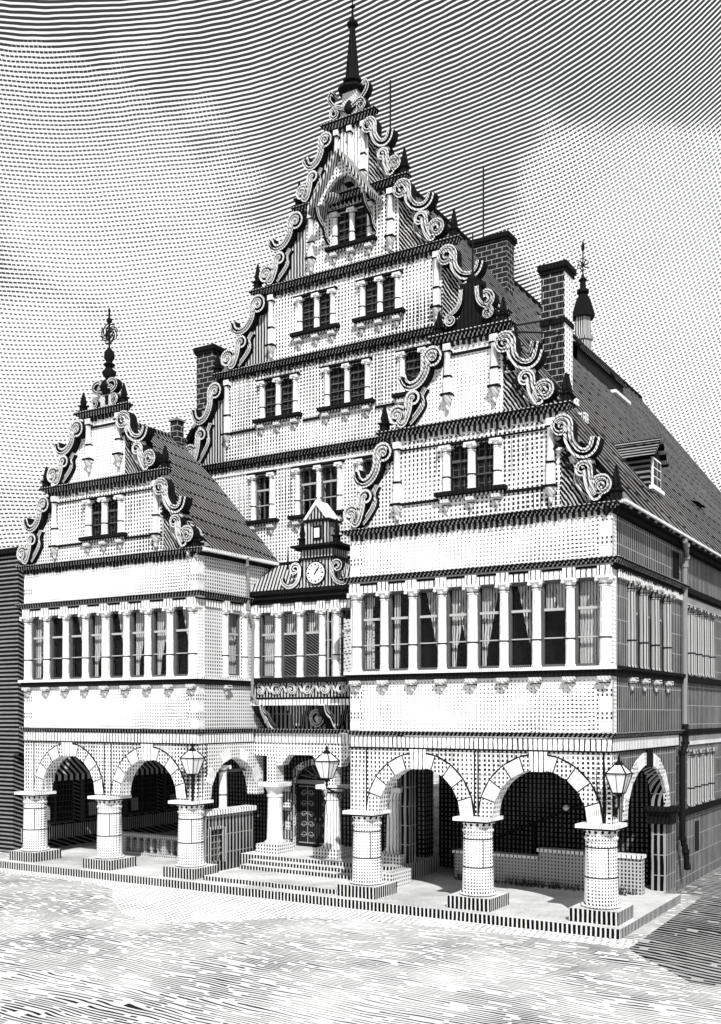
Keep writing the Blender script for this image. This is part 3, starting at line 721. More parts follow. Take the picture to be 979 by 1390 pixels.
mb = MB(TC); mb.prism([(cxk-.42, 12.1), (cxk+.42, 12.1), (cxk, 12.6)], .0, .6, 1)
for sg in (-1, 1): mb.prism([(cxk+sg*.52, 12.1), (cxk+sg*.4, 12.1), (cxk, 12.58), (cxk, 12.74)], -.08, .65, 0)
mb.lathe(cxk, .1, [(.04, 12.7), (.07, 12.78), (.02, 12.88)], 6, 0)
mb.build('pediment', cg, ['stone', 'hatched'])
for sg in (-1, 1):
    pinnacle(TC, cxk+sg*.7, 11.24, .85, .22, y=.15)
    mb = MB(TC)
    up = [(cxk+sg*(.72+x), 10.42+z) for x, z in spiral(0, 0, .06, .2, PI*1.6, -PI*.5, 16)]
    up = [(cxk+sg*(.86-x), 10.45+z) for x, z in spiral(0, 0, .06, .2, PI*1.8, 0, 16)][::1]
    P0 = up[-1]
    tail = catmull([P0, (cxk+sg*.68, 10.2), (cxk+sg*.82, 9.96), (cxk+sg*1.1, 9.86), (cxk+sg*1.35, 10.0), (cxk+sg*1.42, 10.18)], 5)[1:]
    mb.ribbon(up+tail, .17, .1, groove=1, w1=.1)
    mb.build('scroll', cg, ['white' if sg < 0 else 'scroll', 'dark'])  # left scroll coloured as lit, right one coloured as shaded
ck = MB(TC)
def disc(mb, cx, cz, r, y0, y1, m=0, n=40): mb.prism([(cx+r*math.cos(2*PI*k/n), cz+r*math.sin(2*PI*k/n)) for k in range(n)], y0, y1, m)
ckx, ckz = cxk-.02, 10.28
disc(ck, ckx, ckz, .40, -.06, 0.02, 1); disc(ck, ckx, ckz, .36, -.075, -.05, 0)
for k in range(12):
    a = PI/2-k*PI/6; c0, s0 = math.cos(a), math.sin(a); w = .017 if k % 3 else .028
    p = [(.25, -w), (.32, -w), (.32, w), (.25, w)]
    ck.prism([(ckx+r*c0-t*s0, ckz+r*s0+t*c0) for r, t in p], -.082, -.07, 1)
ck = ck.build('clock', cg, ['white', 'iron'], label='round white clock face with black hands')
def hand(ang, L, w):
    a = PI/2-ang; c0, s0 = math.cos(a), math.sin(a)
    MB(TC).prism([(ckx+r*c0-t*s0, ckz+r*s0+t*c0) for r, t in ((-.06, -w), (L*.8, -w), (L, 0), (L*.8, w), (-.06, w))], -.1 if L > .2 else -.094, -.086).build('clock_hand', cg, 'iron')
hand(2*PI*(7/60), .27, .016); hand(2*PI*(1.12/12), .18, .022)

# entrance wall and door
MB().box(-13.95, -13.42, 4.6, 5.2, .3, 4.5).box(-11.5, -7.9, 4.6, 5.2, .3, 4.5).build('entrance_wall', hall, 'interior')
mb = MB(T_y(4.8)); dc, dr = -12.46, .9
mb.prism([(-13.42, 4.5), (-13.42, 2.98), (dc-dr, 2.98)]+[(dc-dr*math.cos(PI*k/16), 2.98+dr*.75*math.sin(PI*k/16)) for k in range(17)]+[(-11.5, 2.98), (-11.5, 4.5)], 0, .35)
mb.build('door_arch', hall, 'interior')
mb = MB(T_y(4.6))
for k in range(7): mb.box(-13.85, -13.45 + (.05 if k % 2 else 0), -.06, .02, .62+k*.34, .95+k*.34-.02, k % 2)
mb.box(-13.9, -13.3, -.1, .02, 3.0, 3.12, 1); mb.build('quoin', hall, ['plaster_grid', 'hatched'])
for sg, nm in ((0, 'l'), (1, 'r')):
    a = -13.36+sg*.92; b = a+.88
    dd = MB(T_y(4.95)).box(a, b, 0, .08, .67, 2.96).build('door', hall, 'wood')
    gr = MB(T_y(4.93))
    for k in range(5):
        z = 1.1+k*.38
        for s2 in (-1, 1):
            gr.tube([gr_p for gr_p in [((a+b)/2+s2*(.16+x), -.01, z+zz) for x, zz in spiral(0, 0, .13, .04, PI, -PI*1.2, 10)]], .016, 4)
    gr.box((a+b)/2-.012, (a+b)/2+.012, -.02, .02, .82, 2.88)
    for k in range(5): gr.box((a+b)/2-.3, (a+b)/2+.3, -.02, .005, 1.09+k*.38, 1.11+k*.38)
    gr.box(a+.06, b-.06, -.03, .02, .8, .84); gr.box(a+.06, b-.06, -.03, .02, 2.86, 2.9)
    gr.build('grille', dd, 'lead')
    MB(T_y(4.9)).lathe(b-.08 if sg == 0 else a+.08, 0, [(.01, 1.65), (.04, 1.7), (.01, 1.75)], 6).build('handle', dd, 'lead')
MB(T_y(4.95)).box(-13.4, -11.5, -.1, .08, 2.97, 3.12).build('door_transom', hall, 'lead')
fl = MB(T_y(5.0)); fl.box(-13.4, -11.5, 0, .05, 3.12, 3.8, 0)
for k in range(7):
    a = PI*(k+.5)/7; fl.tube([(dc+.1*math.cos(a), -.03, 3.14+.1*math.sin(a)), (dc+.8*math.cos(a), -.03, 3.14+.62*math.sin(a))], .02, 4, 1)
fl.build('fanlight', hall, ['leaded', 'lead'])

mb = MB(T_y(4.76)); o = .26
for k in range(9):
    a0 = PI*k/9+.012; a1 = PI*(k+1)/9-.012
    f = lambda r, a: (dc-r*math.cos(a), 2.98+r*.78*math.sin(a))
    mb.prism([f(dr, a0), f(dr, a1), f(dr+o, a1), f(dr+o, a0)], -.05, .04, k % 2)
for k in range(6):
    for sg in (-1, 1): mb.box(dc+sg*dr, dc+sg*(dr+o-.05*(k % 2)), -.05, .04, .67+k*.385, 1.04+k*.385, k % 2)
mb.build('door_surround', hall, ['plaster_grid', 'hatched'])
# steps and platform
MB().box(-22.9, 0.0, -.95, 6.3, G0-.3, .15, 0, 1).box(.001, .5, -.95, 4.9, G0-.3, .15, 0, 1).build('arcade_platform', hall, ['riser', 'tread'])
MB().box(-13.35, -7.95, -.42, 1.45, .15, .29, 0, 1).build('step', hall, ['riser', 'tread'])
MB().box(-13.3, -7.7, 1.4, 2.0, .15, .42, 0, 1).build('step', hall, ['riser', 'tread'])
MB().box(-13.3, -7.7, 1.8, 2.4, .15, .545, 0, 1).build('step', hall, ['riser', 'tread'])
MB().box(-13.9, -7.7, 2.2, 5.3, .15, .67, 0, 1).build('landing', hall, ['riser', 'tread'])
MB().box(-7.7, -7.35, 1.35, 2.6, .15, .62).build('step_cheek', hall, 'plaster_grid')
MB().prism([(-7.95, .67), (-7.65, .67), (-7.65, 3.9), (-7.95, 3.9)], 3.0, 3.5).build('inner_pier', hall, 'ashlar')

# ------------------------------------------------------------------ MAIN GABLE  y=4.2
TG = T_y(4.2); GC = -10.6
cl = 'plaster_fine'
tiers = []
def mg_tier(z0, z1, hw, holes=(), mat=cl):
    mb = MB(TG); wallrow(mb, GC-hw, GC+hw, z0, z1, list(holes)); return mb.build('gable_wall', hall, mat)
def holes(groups, z0, z1): return [(a+.05, b-.05, z0, z1) for g_ in groups for a, b in zip(g_, g_[1:])]
# row 0
g0 = [[-14.83, -13.99], [-12.85, -11.93, -11.06], [-10.21, -9.4, -8.6], [-7.3, -6.45]]
mb = MB(TG); wallrow(mb, -19.0, -2.2, 10.6, 14.75, holes(g0, 12.62, 14.3)); mb.build('gable_wall', hall, cl)
for g_ in g0: gable_windows(TG, g_, 12.62, 14.3, leaded=False, rows=3)
cornice(TG, -18.2, -3.0, 14.72, 14.94, .3)
MB(TG).box(-18.2, -3.0, -.04, .02, 14.42, 14.5).build('string_course', hall, 'stone')
# wings of the lowest storey down to the eaves
MB(TG).prism([(-22.3, 10.95), (-18.9, 14.95), (-18.9, 10.6), (-22.3, 10.6)], 0, .35).build('gable_wing', hall, 'hatched')
MB(TG).prism([(-.2, 10.9), (-2.3, 13.3), (-2.3, 10.6), (-.2, 10.6)], 0, .35).build('gable_wing', hall, 'hatched')
# row 1
g1 = [[-14.42, -13.7, -12.94], [-11.58, -10.75, -9.92], [-8.55, -7.75, -6.95]]
mg_tier(14.94, 18.1, 5.6, holes(g1, 16.3, 17.68))
for g_ in g1: gable_windows(TG, g_, 16.3, 17.68, rows=5)
for sx in (-1, 1): pilaster(TG, GC+sx*5.42, 16.0, 18.0)
parts(TG, 'string_course', 'dark', (GC-5.3, -14.75, -.07, .02, 15.98, 16.05), (-12.6, -11.9, -.07, .02, 15.98, 16.05), (-9.6, -8.85, -.07, .02, 15.98, 16.05))
cornice(TG, GC-5.75, GC+5.75, 18.08, 18.3, .3)
flank(TG, GC-7.35, GC-5.55, 14.95, 18.05, 1, w=.27); flank(TG, GC+7.35, GC+5.55, 14.95, 18.05, -1, w=.27)
# row 2
g2 = [[-12.75, -12.02, -11.34], [-10.12, -9.42, -8.73]]
mg_tier(18.3, 20.85, 3.55, holes(g2, 19.15, 20.4))
for g_ in g2: gable_windows(TG, g_, 19.15, 20.4, rows=5)
for sx in (-1, 1): pilaster(TG, GC+sx*3.38, 18.95, 20.75)
cornice(TG, GC-4.0, GC+4.0, 20.82, 21.05, .3)
flank(TG, GC-5.55, GC-3.5, 18.3, 20.8, 1, w=.27); flank(TG, GC+5.55, GC+3.5, 18.3, 20.8, -1, w=.27)
# row 3
g3 = [[-11.25, -10.54, -9.83]]
mg_tier(21.05, 23.4, 1.9, holes(g3, 21.85, 23.05))
gable_windows(TG, g3[0], 21.85, 23.05, rows=4)
for sx in (-1, 1): pilaster(TG, GC+sx*1.62, 21.7, 23.3)
cornice(TG, GC-2.1, GC+2.1, 23.4, 23.62, .3)
flank(TG, GC-3.75, GC-1.85, 21.05, 23.4, 1, w=.27); flank(TG, GC+3.75, GC+1.85, 21.05, 23.4, -1, w=.27)
# row 4
MB(TG).box(GC-.72, GC+.72, 0, .35, 23.62, 25.95).build('gable_wall', hall, 'stone_ticks')
for x in (-.55, 0.0, .55): pilaster(TG, GC+x, 24.2 if x else 23.9, 25.9, .2, corb=bool(x))
cornice(TG, GC-.85, GC+.85, 25.95, 26.2, .3)
flank(TG, GC-2.1, GC-.65, 23.62, 25.9, 1, w=.27); flank(TG, GC+2.1, GC+.65, 23.62, 25.9, -1, w=.27)
for (x, z, h) in ((GC-2.15, 23.62, .95), (GC+2.15, 23.62, .95), (GC-4.0, 21.05, 1.0), (GC+4.0, 21.05, 1.0), (GC-5.9, 18.3, .8)):
    pinnacle(TG, x, z, h, .26, y=-.05)
# crest and spire
mb = MB(TG)
mb.prism([(GC-.55, 26.2), (GC-.5, 26.5), (GC-.28, 26.8), (GC-.3, 27.1), (GC+.3, 27.1), (GC+.28, 26.8), (GC+.5, 26.5), (GC+.55, 26.2)], -.1, .4, 0)
for sg in (-1, 1):
    mb.ribbon([(GC+sg*(.52+x), 26.42+z) for x, z in spiral(0, 0, .22, .05, PI*.6, -PI*1.6, 16)], .12, .25)
    mb.ribbon(catmull([(GC+sg*.15, 26.5), (GC+sg*.35, 26.6), (GC+sg*.62, 26.75), (GC+sg*.78, 27.0), (GC+sg*.7, 27.2), (GC+sg*.58, 27.12)], 5), .14, .22)
mb.lathe(GC, -.12, [(.05, 26.3), (.16, 26.4), (.18, 26.55), (.1, 26.7), (.02, 26.8)], 8, 1)
mb.build('gable_crest', hall, ['scroll', 'dark'])
mb = MB(TG); mb.lathe(GC, .1, [(.3, 27.1), (.52, 27.18), (.52, 27.26), (.3, 27.36), (.2, 27.44), (.34, 27.5), (.34, 27.58), (.26, 27.62), (.1, 29.35), (.1, 29.42), (.2, 29.5), (.2, 29.58), (.1, 29.68), (.05, 29.8), (.03, 30.1), (.1, 30.15), (.02, 30.25), (.015, 30.7)], 8, smooth=False)
mb.build('spire', hall, 'dark', label='slender dark obelisk spire crowning the main gable')
# hoist hood above the top window
TH = T_y(3.35)
mb = MB(TH); A = (GC+.05, 24.75)
for sg in (-1, 1):
    e = (A[0]+sg*1.3, 22.95)
    mb.prism([A, (A[0], A[1]-.16), (e[0]-sg*.06, e[1]-.14), e], -.12, 1.0, 0)
hd = mb.build('hood', hall, ['hatched'])
mb = MB(TH)
mb.prism([(A[0]-1.05, 23.12), (A[0]-.8, 23.12), (A[0]-.62, 23.55), (A[0]-.3, 23.85), (A[0], 23.95), (A[0]+.3, 23.85), (A[0]+.62, 23.55), (A[0]+.8, 23.12), (A[0]+1.05, 23.12), (A[0], 24.56)], .15, .3)
mb.build('hood_tympanum', hd, 'plaster_fine')
for sg in (-1, 1):
    mb = MB(T_side(A[0]+sg*.95)); mb.ribbon(catmull([(3.35, 23.0), (3.5, 22.7), (3.85, 22.5), (4.0, 22.2), (4.2, 22.1)], 4), .16, .05, back=.06); mb.build('hood_bracket', hd, ['scroll', 'dark'])
mb = MB(TH); mb.lathe(A[0]-.45, .3, [(.05, 23.2), (.25, 23.25), (.3, 23.35), (.15, 23.45)], 10); mb.build('pulley', hd, 'hatched')

# ------------------------------------------------------------------ ROOFS
RZ, RX = 25.75, -10.75; mR = (RZ-11.0)/(.42-RX)
def zr(x): return RZ-(x-RX)*mR
def zl(x): return RZ-(RX-x)*(RZ-11.0)/(RX+22.6)
YB = 39.5
roof = bpy.data.objects.new('roof', None)
mb = MB()
mb.slab((.42, 4.5, zr(.42)), (.42, YB, zr(.42)), (RX, YB, RZ), (RX, 4.5, RZ), .2)
mb.slab((-22.6, YB, zl(-22.6)), (-22.6, 4.5, zl(-22.6)), (RX, 4.5, RZ), (RX, YB, RZ), .2)
mb.prism([(-22.5, 10.8), (0.2, 10.8), (RX, RZ-.2)], YB-.4, YB-.1)
roof = mb.build('roof', hall, ['roof_long'])
MB().tube([(RX, 4.5, RZ+.03), (RX, YB, RZ+.03)], .13, 8).build('ridge_tile', roof, 'dark')
# right bay roof
rx = -4.0; rzz = 11+(.42+4.0)*mR
mb = MB()
mb.slab((.42, .36, 11.0), (.42, 4.49, 11.0), (rx, 4.49, rzz-.02), (rx, .36, rzz-.02), .18)
mb.slab((-8.3, 4.19, 11.0), (-8.3, .36, 11.0), (rx, .36, rzz-.02), (rx, 4.19, rzz-.02), .18)
mb.build('roof', hall, 'roof_long')
lx = -18.12; lz = 16.0
mb = MB()
mb.slab((-13.65, .36, 11.0), (-13.65, 4.19, 11.0), (lx, 4.19, lz), (lx, .36, lz), .18)
mb.slab((-22.6, 4.19, 11.0), (-22.6, .36, 11.0), (lx, .36, lz), (lx, 4.19, lz), .18)
mb.tube([(lx, .36, lz+.03), (lx, 4.19, lz+.03)], .1, 8)
lroof = mb.build('roof', hall, 'roof')
# small stub chimney on the left roof
MB().box(lx-.05, lx+.3, 3.4, 3.75, 15.8, 16.6).box(lx-.1, lx+.35, 3.35, 3.8, 16.6, 16.68).build('chimney', lroof, 'brick')

def chimney(x0, x1, y0, y1, z0, z1, bandz=None, par=roof):
    mb = MB(); s = .1
    i = len(mb.v)
    # front and back in brick, right side rendered pale
    mb.box(x0, x1, y0, y1, z0, z1-.3)
    mb.mi[2] = 1 if bandz else 0
    mb.box(x0-s*.5, x1+s*.5, y0-s*.5, y1+s*.5, z1-.3, z1-.18, 2); mb.box(x0-s, x1+s, y0-s, y1+s, z1-.18, z1, 2)
    if bandz: mb.box(x0-.04, x1+.04, y0-.04, y1+.04, bandz-.08, bandz+.08, 2)
    return mb.build('chimney', par, ['brick', 'brick_dots', 'dark'])
chimney(-3.92, -3.14, 5.0, 5.75, 14.6, 19.85, 18.0)
MB().box(-3.14, -2.9, 4.9, 5.7, 13.4, 15.6).build('chimney_buttress', roof, 'brick_dots')
chimney(-10.2, -8.55, 13.0, 13.75, 22.0, 25.3)
chimney(-19.95, -19.05, 7.0, 7.75, 13.0, 20.8)
mb = MB(); mb.tube([(-9.7, 13.2, 25.2), (-9.7, 13.2, 28.4)], .035, 5); mb.build('lightning_rod', roof, 'iron')
mb = MB(); mb.tube([(-9.2, 4.5, 23.4), (-9.2, 4.5, 27.25)], .03, 5); mb.build('lightning_rod', roof, 'iron')
MB().tube([(-3.3, .3, 16.25), (-3.55, 5.0, 18.1)], .03, 5).build('tie_rod', roof, 'iron')
MB().tube([(-3.0, .3, 16.1), (-3.3, 5.0, 17.6)], .03, 5).build('tie_rod', roof, 'iron')
# ridge turret
ty = 28.6; tx = RX-.02
mb = MB(); mb.lathe(tx, ty, [(.5, 25.2), (.5, 26.0), (.6, 26.05), (.6, 26.2), (.46, 26.25), (.44, 27.3)], 6, 0, smooth=False)
mb.lathe(tx, ty, [(.68, 27.3), (.68, 27.42), (.42, 28.3), (.24, 28.6)], 6, 1, smooth=False)
mb.lathe(tx, ty, [(.24, 28.6), (.35, 28.7), (.35, 28.85), (.18, 28.95), (.16, 29.3), (.24, 29.4), (.08, 29.6), (.04, 29.8), (.035, 31.0), (.1, 31.1), (.1, 31.25), (.02, 31.6)], 8, 1)
for k in range(6):
    a = PI*k/3; mb.tube([(tx+.05*math.cos(a), ty, 30.2), (tx+.3*math.cos(a), ty, 30.2+.25*math.sin(a)+.1), (tx+.34*math.cos(a+.5), ty, 30.25+.35*math.sin(a+.5))], .035, 5, 1)
mb.build('ridge_turret', roof, ['hatched', 'dark'])
# shed dormer near the ridge
def pt(x, y, dz=0): return (x, y, zr(x)+dz)
mb = MB(); xa = -8.9; xb = -7.5
mb.slab(pt(-7.1, 17.8, .95), pt(-7.1, 24.8, .95), pt(-9.3, 24.8, .0), pt(-9.3, 17.8, .0), .12, 1)
mb.box(-7.6, -7.3, 18, 24.6, zr(-7.3)-.4, zr(-7.3)+1.05, 0)
mb.box(-9.2, -7.35, 18, 18.1, zr(-7.35), zr(-7.35)+.8, 0)
mb.box(-7.25, -6.9, 22.2, 24.6, zr(-7.2)-.15, zr(-7.2)+.0, 2)
mb.build('shed_dormer', roof, ['wood', 'roof', 'stone'])
# gabled dormer over the eaves (faces +X)
yc = 6.75; xf = -.75; zt = 14.15; ze = 13.68; hw = .6; dxb = .42-(zt-11)/mR-.3
mb = MB()
mb.box(-2.6, xf, yc-hw, yc+hw, 12.3, ze-.04, 0)
mb.slab((xf+.2, yc-hw-.22, ze-.14), (xf+.2, yc, zt+.1), (dxb, yc, zt+.1), (dxb+.5, yc-hw-.22, ze-.14), -.07, 2)
mb.slab((xf+.2, yc, zt+.1), (xf+.2, yc+hw+.22, ze-.14), (dxb+.5, yc+hw+.22, ze-.14), (dxb, yc, zt+.1), -.07, 2)
dm = mb.build('dormer', roof, ['neighbour', 'roof', 'roof'])
mb = MB(T_side(xf)); mb.prism([(yc-hw, ze-.05), (yc+hw, ze-.05), (yc, zt+.0)], -.02, .1, 1)
mb.box(yc-.46, yc+.46, -.05, .02, 12.72, 13.62, 0)
for k in range(2):
    for j in range(3): mb.box(yc-.39+k*.42, yc-.03+k*.42, -.06, -.04, 12.78+j*.275, 13.01+j*.275, 2)
mb.box(yc-.65, yc+.65, -.12, .02, 12.58, 12.7, 0)
mb.build('dormer_window', dm, ['white', 'dark', 'leaded'])
mb = MB(); mb.box(-3.2, -1.9, 16.5, 17.8, 13.0, 14.1, 0); mb.quad((-1.7, 16.3, 14.1), (-1.7, 18.0, 14.1), (-3.9, 18.0, 14.6), (-3.9, 16.3, 14.6), 1); mb.build('dormer', roof, ['neighbour', 'dark'])

# ------------------------------------------------------------------ things in and by the arcades
bal = thing('balustrade', 'stone balustrade with turned balusters behind the second arch of the left arcade', 'balustrade', (-18.6, 3.0, .15))
MB().box(-20.4, -15.2, 2.85, 3.15, .82, .98).build('rail', bal, 'lowwall'); MB().box(-20.4, -15.2, 2.88, 3.12, .15, .25).build('base', bal, 'lowwall')
for k in range(15):
    x = -20.1+k*.34
    if k % 6 == 0: MB().box(x-.13, x+.13, 2.88, 3.12, .25, .82).build('post', bal, 'lowwall')
    else: MB().lathe(x, 3.0, [(.07, .25), (.07, .3), (.04, .33), (.1, .45), (.09, .55), (.04, .66), (.07, .74), (.07, .82)], 8).build('baluster', bal, 'lowwall')
gwl = thing('garden_wall', 'low stepped masonry wall with coping under the right arcade', 'low wall', (-3.2, 4.3, .15))
mb = MB(); mb.box(-6.6, -3.66, 4.2, 4.5, .15, .98); mb.box(-3.66, -.45, 4.2, 4.5, .15, 1.22); mb.build('wall', gwl, 'lowwall')
mb = MB(); mb.box(-6.65, -3.72, 4.12, 4.58, .98, 1.07); mb.box(-3.72, -.42, 4.12, 4.58, 1.22, 1.32); mb.build('coping', gwl, 'stone_ticks')
mb = MB()
for k in range(420):
    x = random.uniform(-6.4, -.6); 
    if random.random() < .35+.3*math.sin(x*2.1): continue
    y = 4.15-random.random()*.35; h = random.uniform(.1, .34); dx = random.uniform(-.14, .14)
    mb.F([mb.P(x-.02, y, .15), mb.P(x+.02, y, .15), mb.P(x+dx, y-.05, .15+h)])
wd = mb.build('weeds', None, 'leaf'); wd['kind'] = 'stuff'; wd['label'] = 'weeds growing along the foot of the low wall'; wd['category'] = 'weeds'
rail = thing('stair_rail', 'sloping iron handrail with a ball end rising under the right arcade', 'handrail', (-3.5, 5.4, .15))
MB().tube([(-6.6, 5.4, 1.0), (-1.2, 5.4, 3.3)], .05, 6).build('handrail', rail, 'iron')
MB().lathe(-3.2, 5.3, [(.02, 2.42), (.08, 2.46), (.11, 2.52), (.08, 2.58), (.02, 2.62)], 10).build('ball', rail, 'white')
for k in range(6):
    x = -6.2+k*.95; MB().tube([(x, 5.4, .15), (x, 5.4, 1.0+(x+6.6)*.426)], .025, 5).build('baluster', rail, 'iron')
nb = thing('notice_board', 'small framed notice hanging on the wall left of the entrance column', 'notice board', (-13.7, 4.5, 1.35))
MB(T_y(4.5)).box(-14.02, -13.62, -.04, .0, 1.35, 2.0).build('frame', nb, 'iron'); MB(T_y(4.5)).box(-13.98, -13.66, -.05, -.041, 1.4, 1.95).build('sheet', nb, 'lowwall')

def lantern(cx, cy, z0, label, h=.85, arm=None, pole=None):
    """z0 = bottom of glass body"""
    L = thing('street_lantern', label, 'lantern', (cx, cy, z0-.9), 'four sided lanterns on the arcade')
    k = h/.85; mb = MB(); n = 4; w0, w1 = .13*k, .27*k; hb = .5*k
    def ring(w, z): return [Vector((cx+sx*w, cy+sy*w, z)) for sx, sy in ((-1,-1),(1,-1),(1,1),(-1,1))]
    A = ring(w0, z0); B = ring(w1, z0+hb); Cc = ring(.09*k, z0+hb+.22*k)
    for a, b in zip(A, B): mb.tube([a, b], .018, 5)
    for R in (A, B):
        for i in range(4): mb.tube([R[i], R[(i+1)%4]], .02, 5)
    for a, b in zip(B, Cc): mb.tube([a, b], .018, 5)
    for i in range(4):
        mb.tube([(A[i]+A[(i+1)%4])/2, (B[i]+B[(i+1)%4])/2], .008, 4)
    mb.build('frame', L, 'iron')
    mb = MB(); ia, ib, ic = ring(w0*.96, z0+.01), ring(w1*.96, z0+hb-.01), ring(.085*k, z0+hb+.21*k)
    for P_, Q_ in ((ia, ib), (ib, ic)):
        for i in range(4): mb.quad(P_[i], P_[(i+1)%4], Q_[(i+1)%4], Q_[i])
    mb.build('glass', L, 'milk')
    zt = z0+hb+.21*k
    MB().lathe(cx, cy, [(.1*k, zt), (.12*k, zt+.04), (.07*k, zt+.09), (.03, zt+.13), (.05, zt+.18), (.01, zt+.26)], 8).build('cap', L, 'iron')
    mb = MB(); mb.lathe(cx, cy, [(.03, z0-.25), (.05, z0-.2), (.03, z0-.14), (.1*k, z0-.02), (.14*k, z0)], 8)
    if pole is not None: mb.tube([(cx, cy, pole), (cx, cy, z0-.1)], .04, 6)
    if arm is not None:
        ax, ay, az = arm
        mb.tube([(cx, cy, z0-.22), (cx, cy, z0-.3), (cx+(ax-cx)*.3, cy+(ay-cy)*.3, z0-.42), (ax, ay, z0-.42)], .03, 6)
        mb.tube([(ax, ay, az), (cx+(ax-cx)*.6, cy+(ay-cy)*.6, az+.05), (cx, cy, z0-.3)], .022, 6)
        mb.tube([(ax, ay, z0-.1), (ax, ay, az-.1)], .035, 6)
        d = Vector((ax-cx, ay-cy)).length; ux, uy = (ax-cx)/d, (ay-cy)/d
        mb.tube([(cx+ux*(d*.5+x), cy+uy*(d*.5+x), z0-.55+z) for x, z in spiral(0, 0, .13, .03, 0, PI*3.2, 16)], .02, 5)
    mb.build('bracket' if arm else 'post', L, 'iron')
    return L
lantern(-13.95, -.25, 3.55, 'leaded lantern on an iron post standing on the pillar left of the steps', .9, pole=2.66)
lantern(-8.95, .15, 3.55, 'pale glass lantern on a scrolled bracket right of the entrance door', .9, arm=(-8.02, .25, 3.2))
lantern(.28, -.35, 3.5, 'pale glass lantern bracketed to the right corner above the last pillar', .85, arm=(.02, .02, 2.95))
MB().tube([(-8.9, .15, 3.12), (-8.0, .2, 3.12)], .03, 6).build('lantern_stay', hall, 'iron')

# ------------------------------------------------------------------ neighbouring building on the left
nbh = thing('neighbouring_house', 'dark neighbouring house with a shopfront glimpsed left of the town hall', 'house', (-30, 12, G0))
XN = -25.0; TN = T_side(XN)
MB(TN).box(2.0, 26, 0, 8, 3.9, 12.0).box(2.0, 26, .3, 8, G0, 3.899).build('wall', nbh, 'neighbour')
MB(TN).box(1.8, 26.2, -.2, 8.2, 12.0, 12.2).build('roof', nbh, 'dark')
for k in range(6):
    y = 3+k*2.6
    sw = MB(TN).box(y, y+2.1, .15, .3, .9, 3.0).build('shop_window', nbh, 'frame')
    MB(TN).box(y+.1, y+1.0, .12, .149, 1.0, 2.9).box(y+1.1, y+2.0, .12, .149, 1.0, 2.9).build('pane', sw, 'leaded')
    MB(TN).box(y+.3, y+.75, .1, .119, 1.1, 1.7).build('display', sw, 'lowwall')
MB(TN).box(2.4, 19, .02, .3, .3, .85).build('stall_riser', nbh, 'riser')
mb = MB(TN); mb.slab((XN+1.0, 2.4, 3.0), (XN+1.0, 19, 3.0), (XN, 19, 3.75), (XN, 2.4, 3.75), .04) if False else None
mb = MB(); mb.slab((XN+1.0, 2.4, 3.05), (XN+1.0, 19, 3.05), (XN, 19, 3.8), (XN, 2.4, 3.8), .04); mb.box(XN+.98, XN+1.02, 2.4, 19, 2.8, 3.05); mb.build('awning', nbh, 'awning')

# ------------------------------------------------------------------ ground
def sheet(name, pts, z, mat):
    mb = MB(); mb.F([mb.P(x, y, z) for x, y in pts]); o = mb.build(name, None, mat); o['kind'] = 'structure'; return o
sheet('ground', [(-600, -600), (600, -600), (600, 600), (-600, 600)], G0, 'road')
sheet('pavement', [(-40, -.9), (-40, -1.7), (-24, -1.75), (-17.2, -1.6), (-15.6, -2.2), (-14.2, -3.6), (-12.6, -4.9), (-10.9, -5.6), (-9.6, -4.6), (-8.0, -2.9), (-6.2, -2.2), (-3, -1.9), (.95, -1.75), (.95, -.9)], G0+.004, 'pavement')
sheet('lane', [(1.0, -1.9), (3.0, -4.2), (14, -6), (34, 60), (-.1, 60), (-.1, 6.6), (.8, 6.3)], G0+.008, 'lane')

# ------------------------------------------------------------------ camera
cam = bpy.data.cameras.new('camera'); co = bpy.data.objects.new('camera', cam); C.objects.link(co); sc.camera = co
cam.sensor_fit = 'HORIZONTAL'; cam.sensor_width = 36; cam.lens = 1399/979*36; cam.shift_y = (970-695)/979
cam.clip_end = 3000; cam.clip_start = .1
co.location = (8.347, -26.188, 5.5); co.rotation_euler = (PI/2, 0, math.atan2(.521, .853))

# ------------------------------------------------------------------ light
SUN_EL, = (math.radians(43),); travel = Vector((-.60, .80, 0)).normalized()
sd = Vector((travel.x*math.cos(SUN_EL), travel.y*math.cos(SUN_EL), -math.sin(SUN_EL)))
sun = bpy.data.lights.new('sun', 'SUN'); sun.energy = 4.9; sun.angle = math.radians(.5); sun.color = (1, .995, .985)
so = bpy.data.objects.new('sun', sun); C.objects.link(so); so.rotation_euler = sd.to_track_quat('-Z', 'Y').to_euler()
w = bpy.data.worlds.new('World'); sc.world = w; w.use_nodes = True
nt = w.node_tree; nt.nodes.clear(); N = NT(nt)
sky = N.n('ShaderNodeTexSky'); sky.sky_type = 'NISHITA'; sky.sun_disc = False; sky.sun_elevation = SUN_EL
sky.sun_rotation = math.atan2(-travel.x, -travel.y)
bw = N.n('ShaderNodeRGBToBW'); nt.links.new(sky.outputs[0], bw.inputs[0])
bg = N.n('ShaderNodeBackground'); bg.inputs['Strength'].default_value = .09
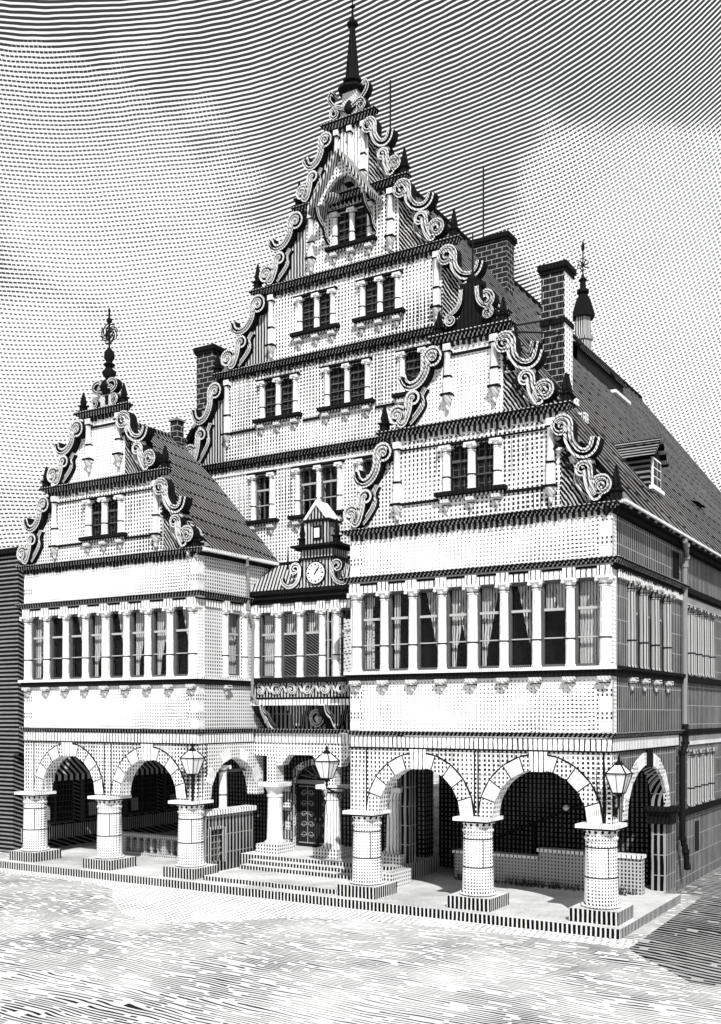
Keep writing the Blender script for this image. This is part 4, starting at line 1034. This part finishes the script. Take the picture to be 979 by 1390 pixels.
# clouds and engraved sky strokes, laid out by azimuth and elevation
gen = N.n('ShaderNodeTexCoord').outputs['Generated']
dx, dy, dz = N.sep(gen)[0:3]
az = N.m('ARCTAN2', N.mul(dx, -1.0), dy)           # grows towards the left
az = N.sub(.90, az)                                # 0 near the left end of the view, grows to the right
el = N.m('ARCSINE', dz)
cl_ = N.noise(N.vec(N.mul(az, 1.0), N.mul(el, 1.6), 0.0), 3.2, 5, .55)
cl2 = N.noise(N.vec(N.mul(az, 1.0), N.mul(el, 1.3), 4.0), 7.0, 3, .5)
P = .0035
wv = N.add(N.mul(N.mul(az, az), .42), N.mul(N.m('SINE', N.mul(az, 5.0)), .012))
La = N.sub(el, wv)
La = N.add(La, N.mul(N.noise(gen, 2.2, 2), .06)); La = N.add(La, N.mul(N.noise(gen, 60.0, 1), .0012))
Lf = N.frac(N.mul(La, 1/P))
Mb = N.add(az, N.mul(el, .35)); Mb = N.add(Mb, N.mul(N.noise(gen, 2.0, 2), .012)); Mf = N.frac(N.mul(Mb, 1/(P*1.15)))
# tone: darker towards the top
def puff(a0, e0, ra, re):
    da = N.mul(N.sub(az, a0), 1/ra); de = N.mul(N.sub(el, e0), 1/re)
    d = N.add(N.m('SQRT', N.add(N.mul(da, da), N.mul(de, de))), N.mul(N.sub(cl2, .5), 2.2))
    return N.m('MINIMUM', N.m('MAXIMUM', N.mul(N.sub(1.15, d), 2.4), 0.0), 1.0)
pf = puff(.14, .44, .13, .13)
for q_ in ((.05, .50, .10, .07), (.25, .36, .10, .10), (.60, .44, .12, .08), (.66, .33, .14, .12), (.08, .30, .14, .10)):
    pf = N.m('MAXIMUM', pf, puff(*q_))
tone = N.add(.36, N.mul(N.sub(el, .34), 1.25))
tone = N.add(tone, N.mul(N.sub(cl_, .5), .6))
tone = N.sub(tone, N.mul(pf, .34))
tone = N.m('MINIMUM', N.m('MAXIMUM', tone, .07), .62)
wL = N.add(.30, N.mul(tone, .48))
wM = N.add(.46, N.mul(tone, 1.35))
ink = N.mul(N.lt(Lf, wL), N.lt(Mf, wM))
cloudy = N.mix(ink, 1.02, .05)
# bright cloud band kept low; unseen sky above dimmed to limit fill light
up = N.m('MINIMUM', N.m('MAXIMUM', N.mul(N.sub(el, .62), 6.0), 0.0), 1.0)
val = N.mix(up, N.mul(cloudy, 1.1/.09), bw.outputs[0])
mixed = N.add(N.mul(val, .93), N.mul(bw.outputs[0], .07))
nt.links.new(N.grey(mixed), bg.inputs[0])
nt.links.new(bg.outputs[0], N.n('ShaderNodeOutputWorld').inputs[0])
sc.view_settings.view_transform = 'Standard'; sc.view_settings.look = 'None'; sc.view_settings.gamma = 1
sc.view_settings.exposure = 0.02; sc.view_settings.use_curve_mapping = False
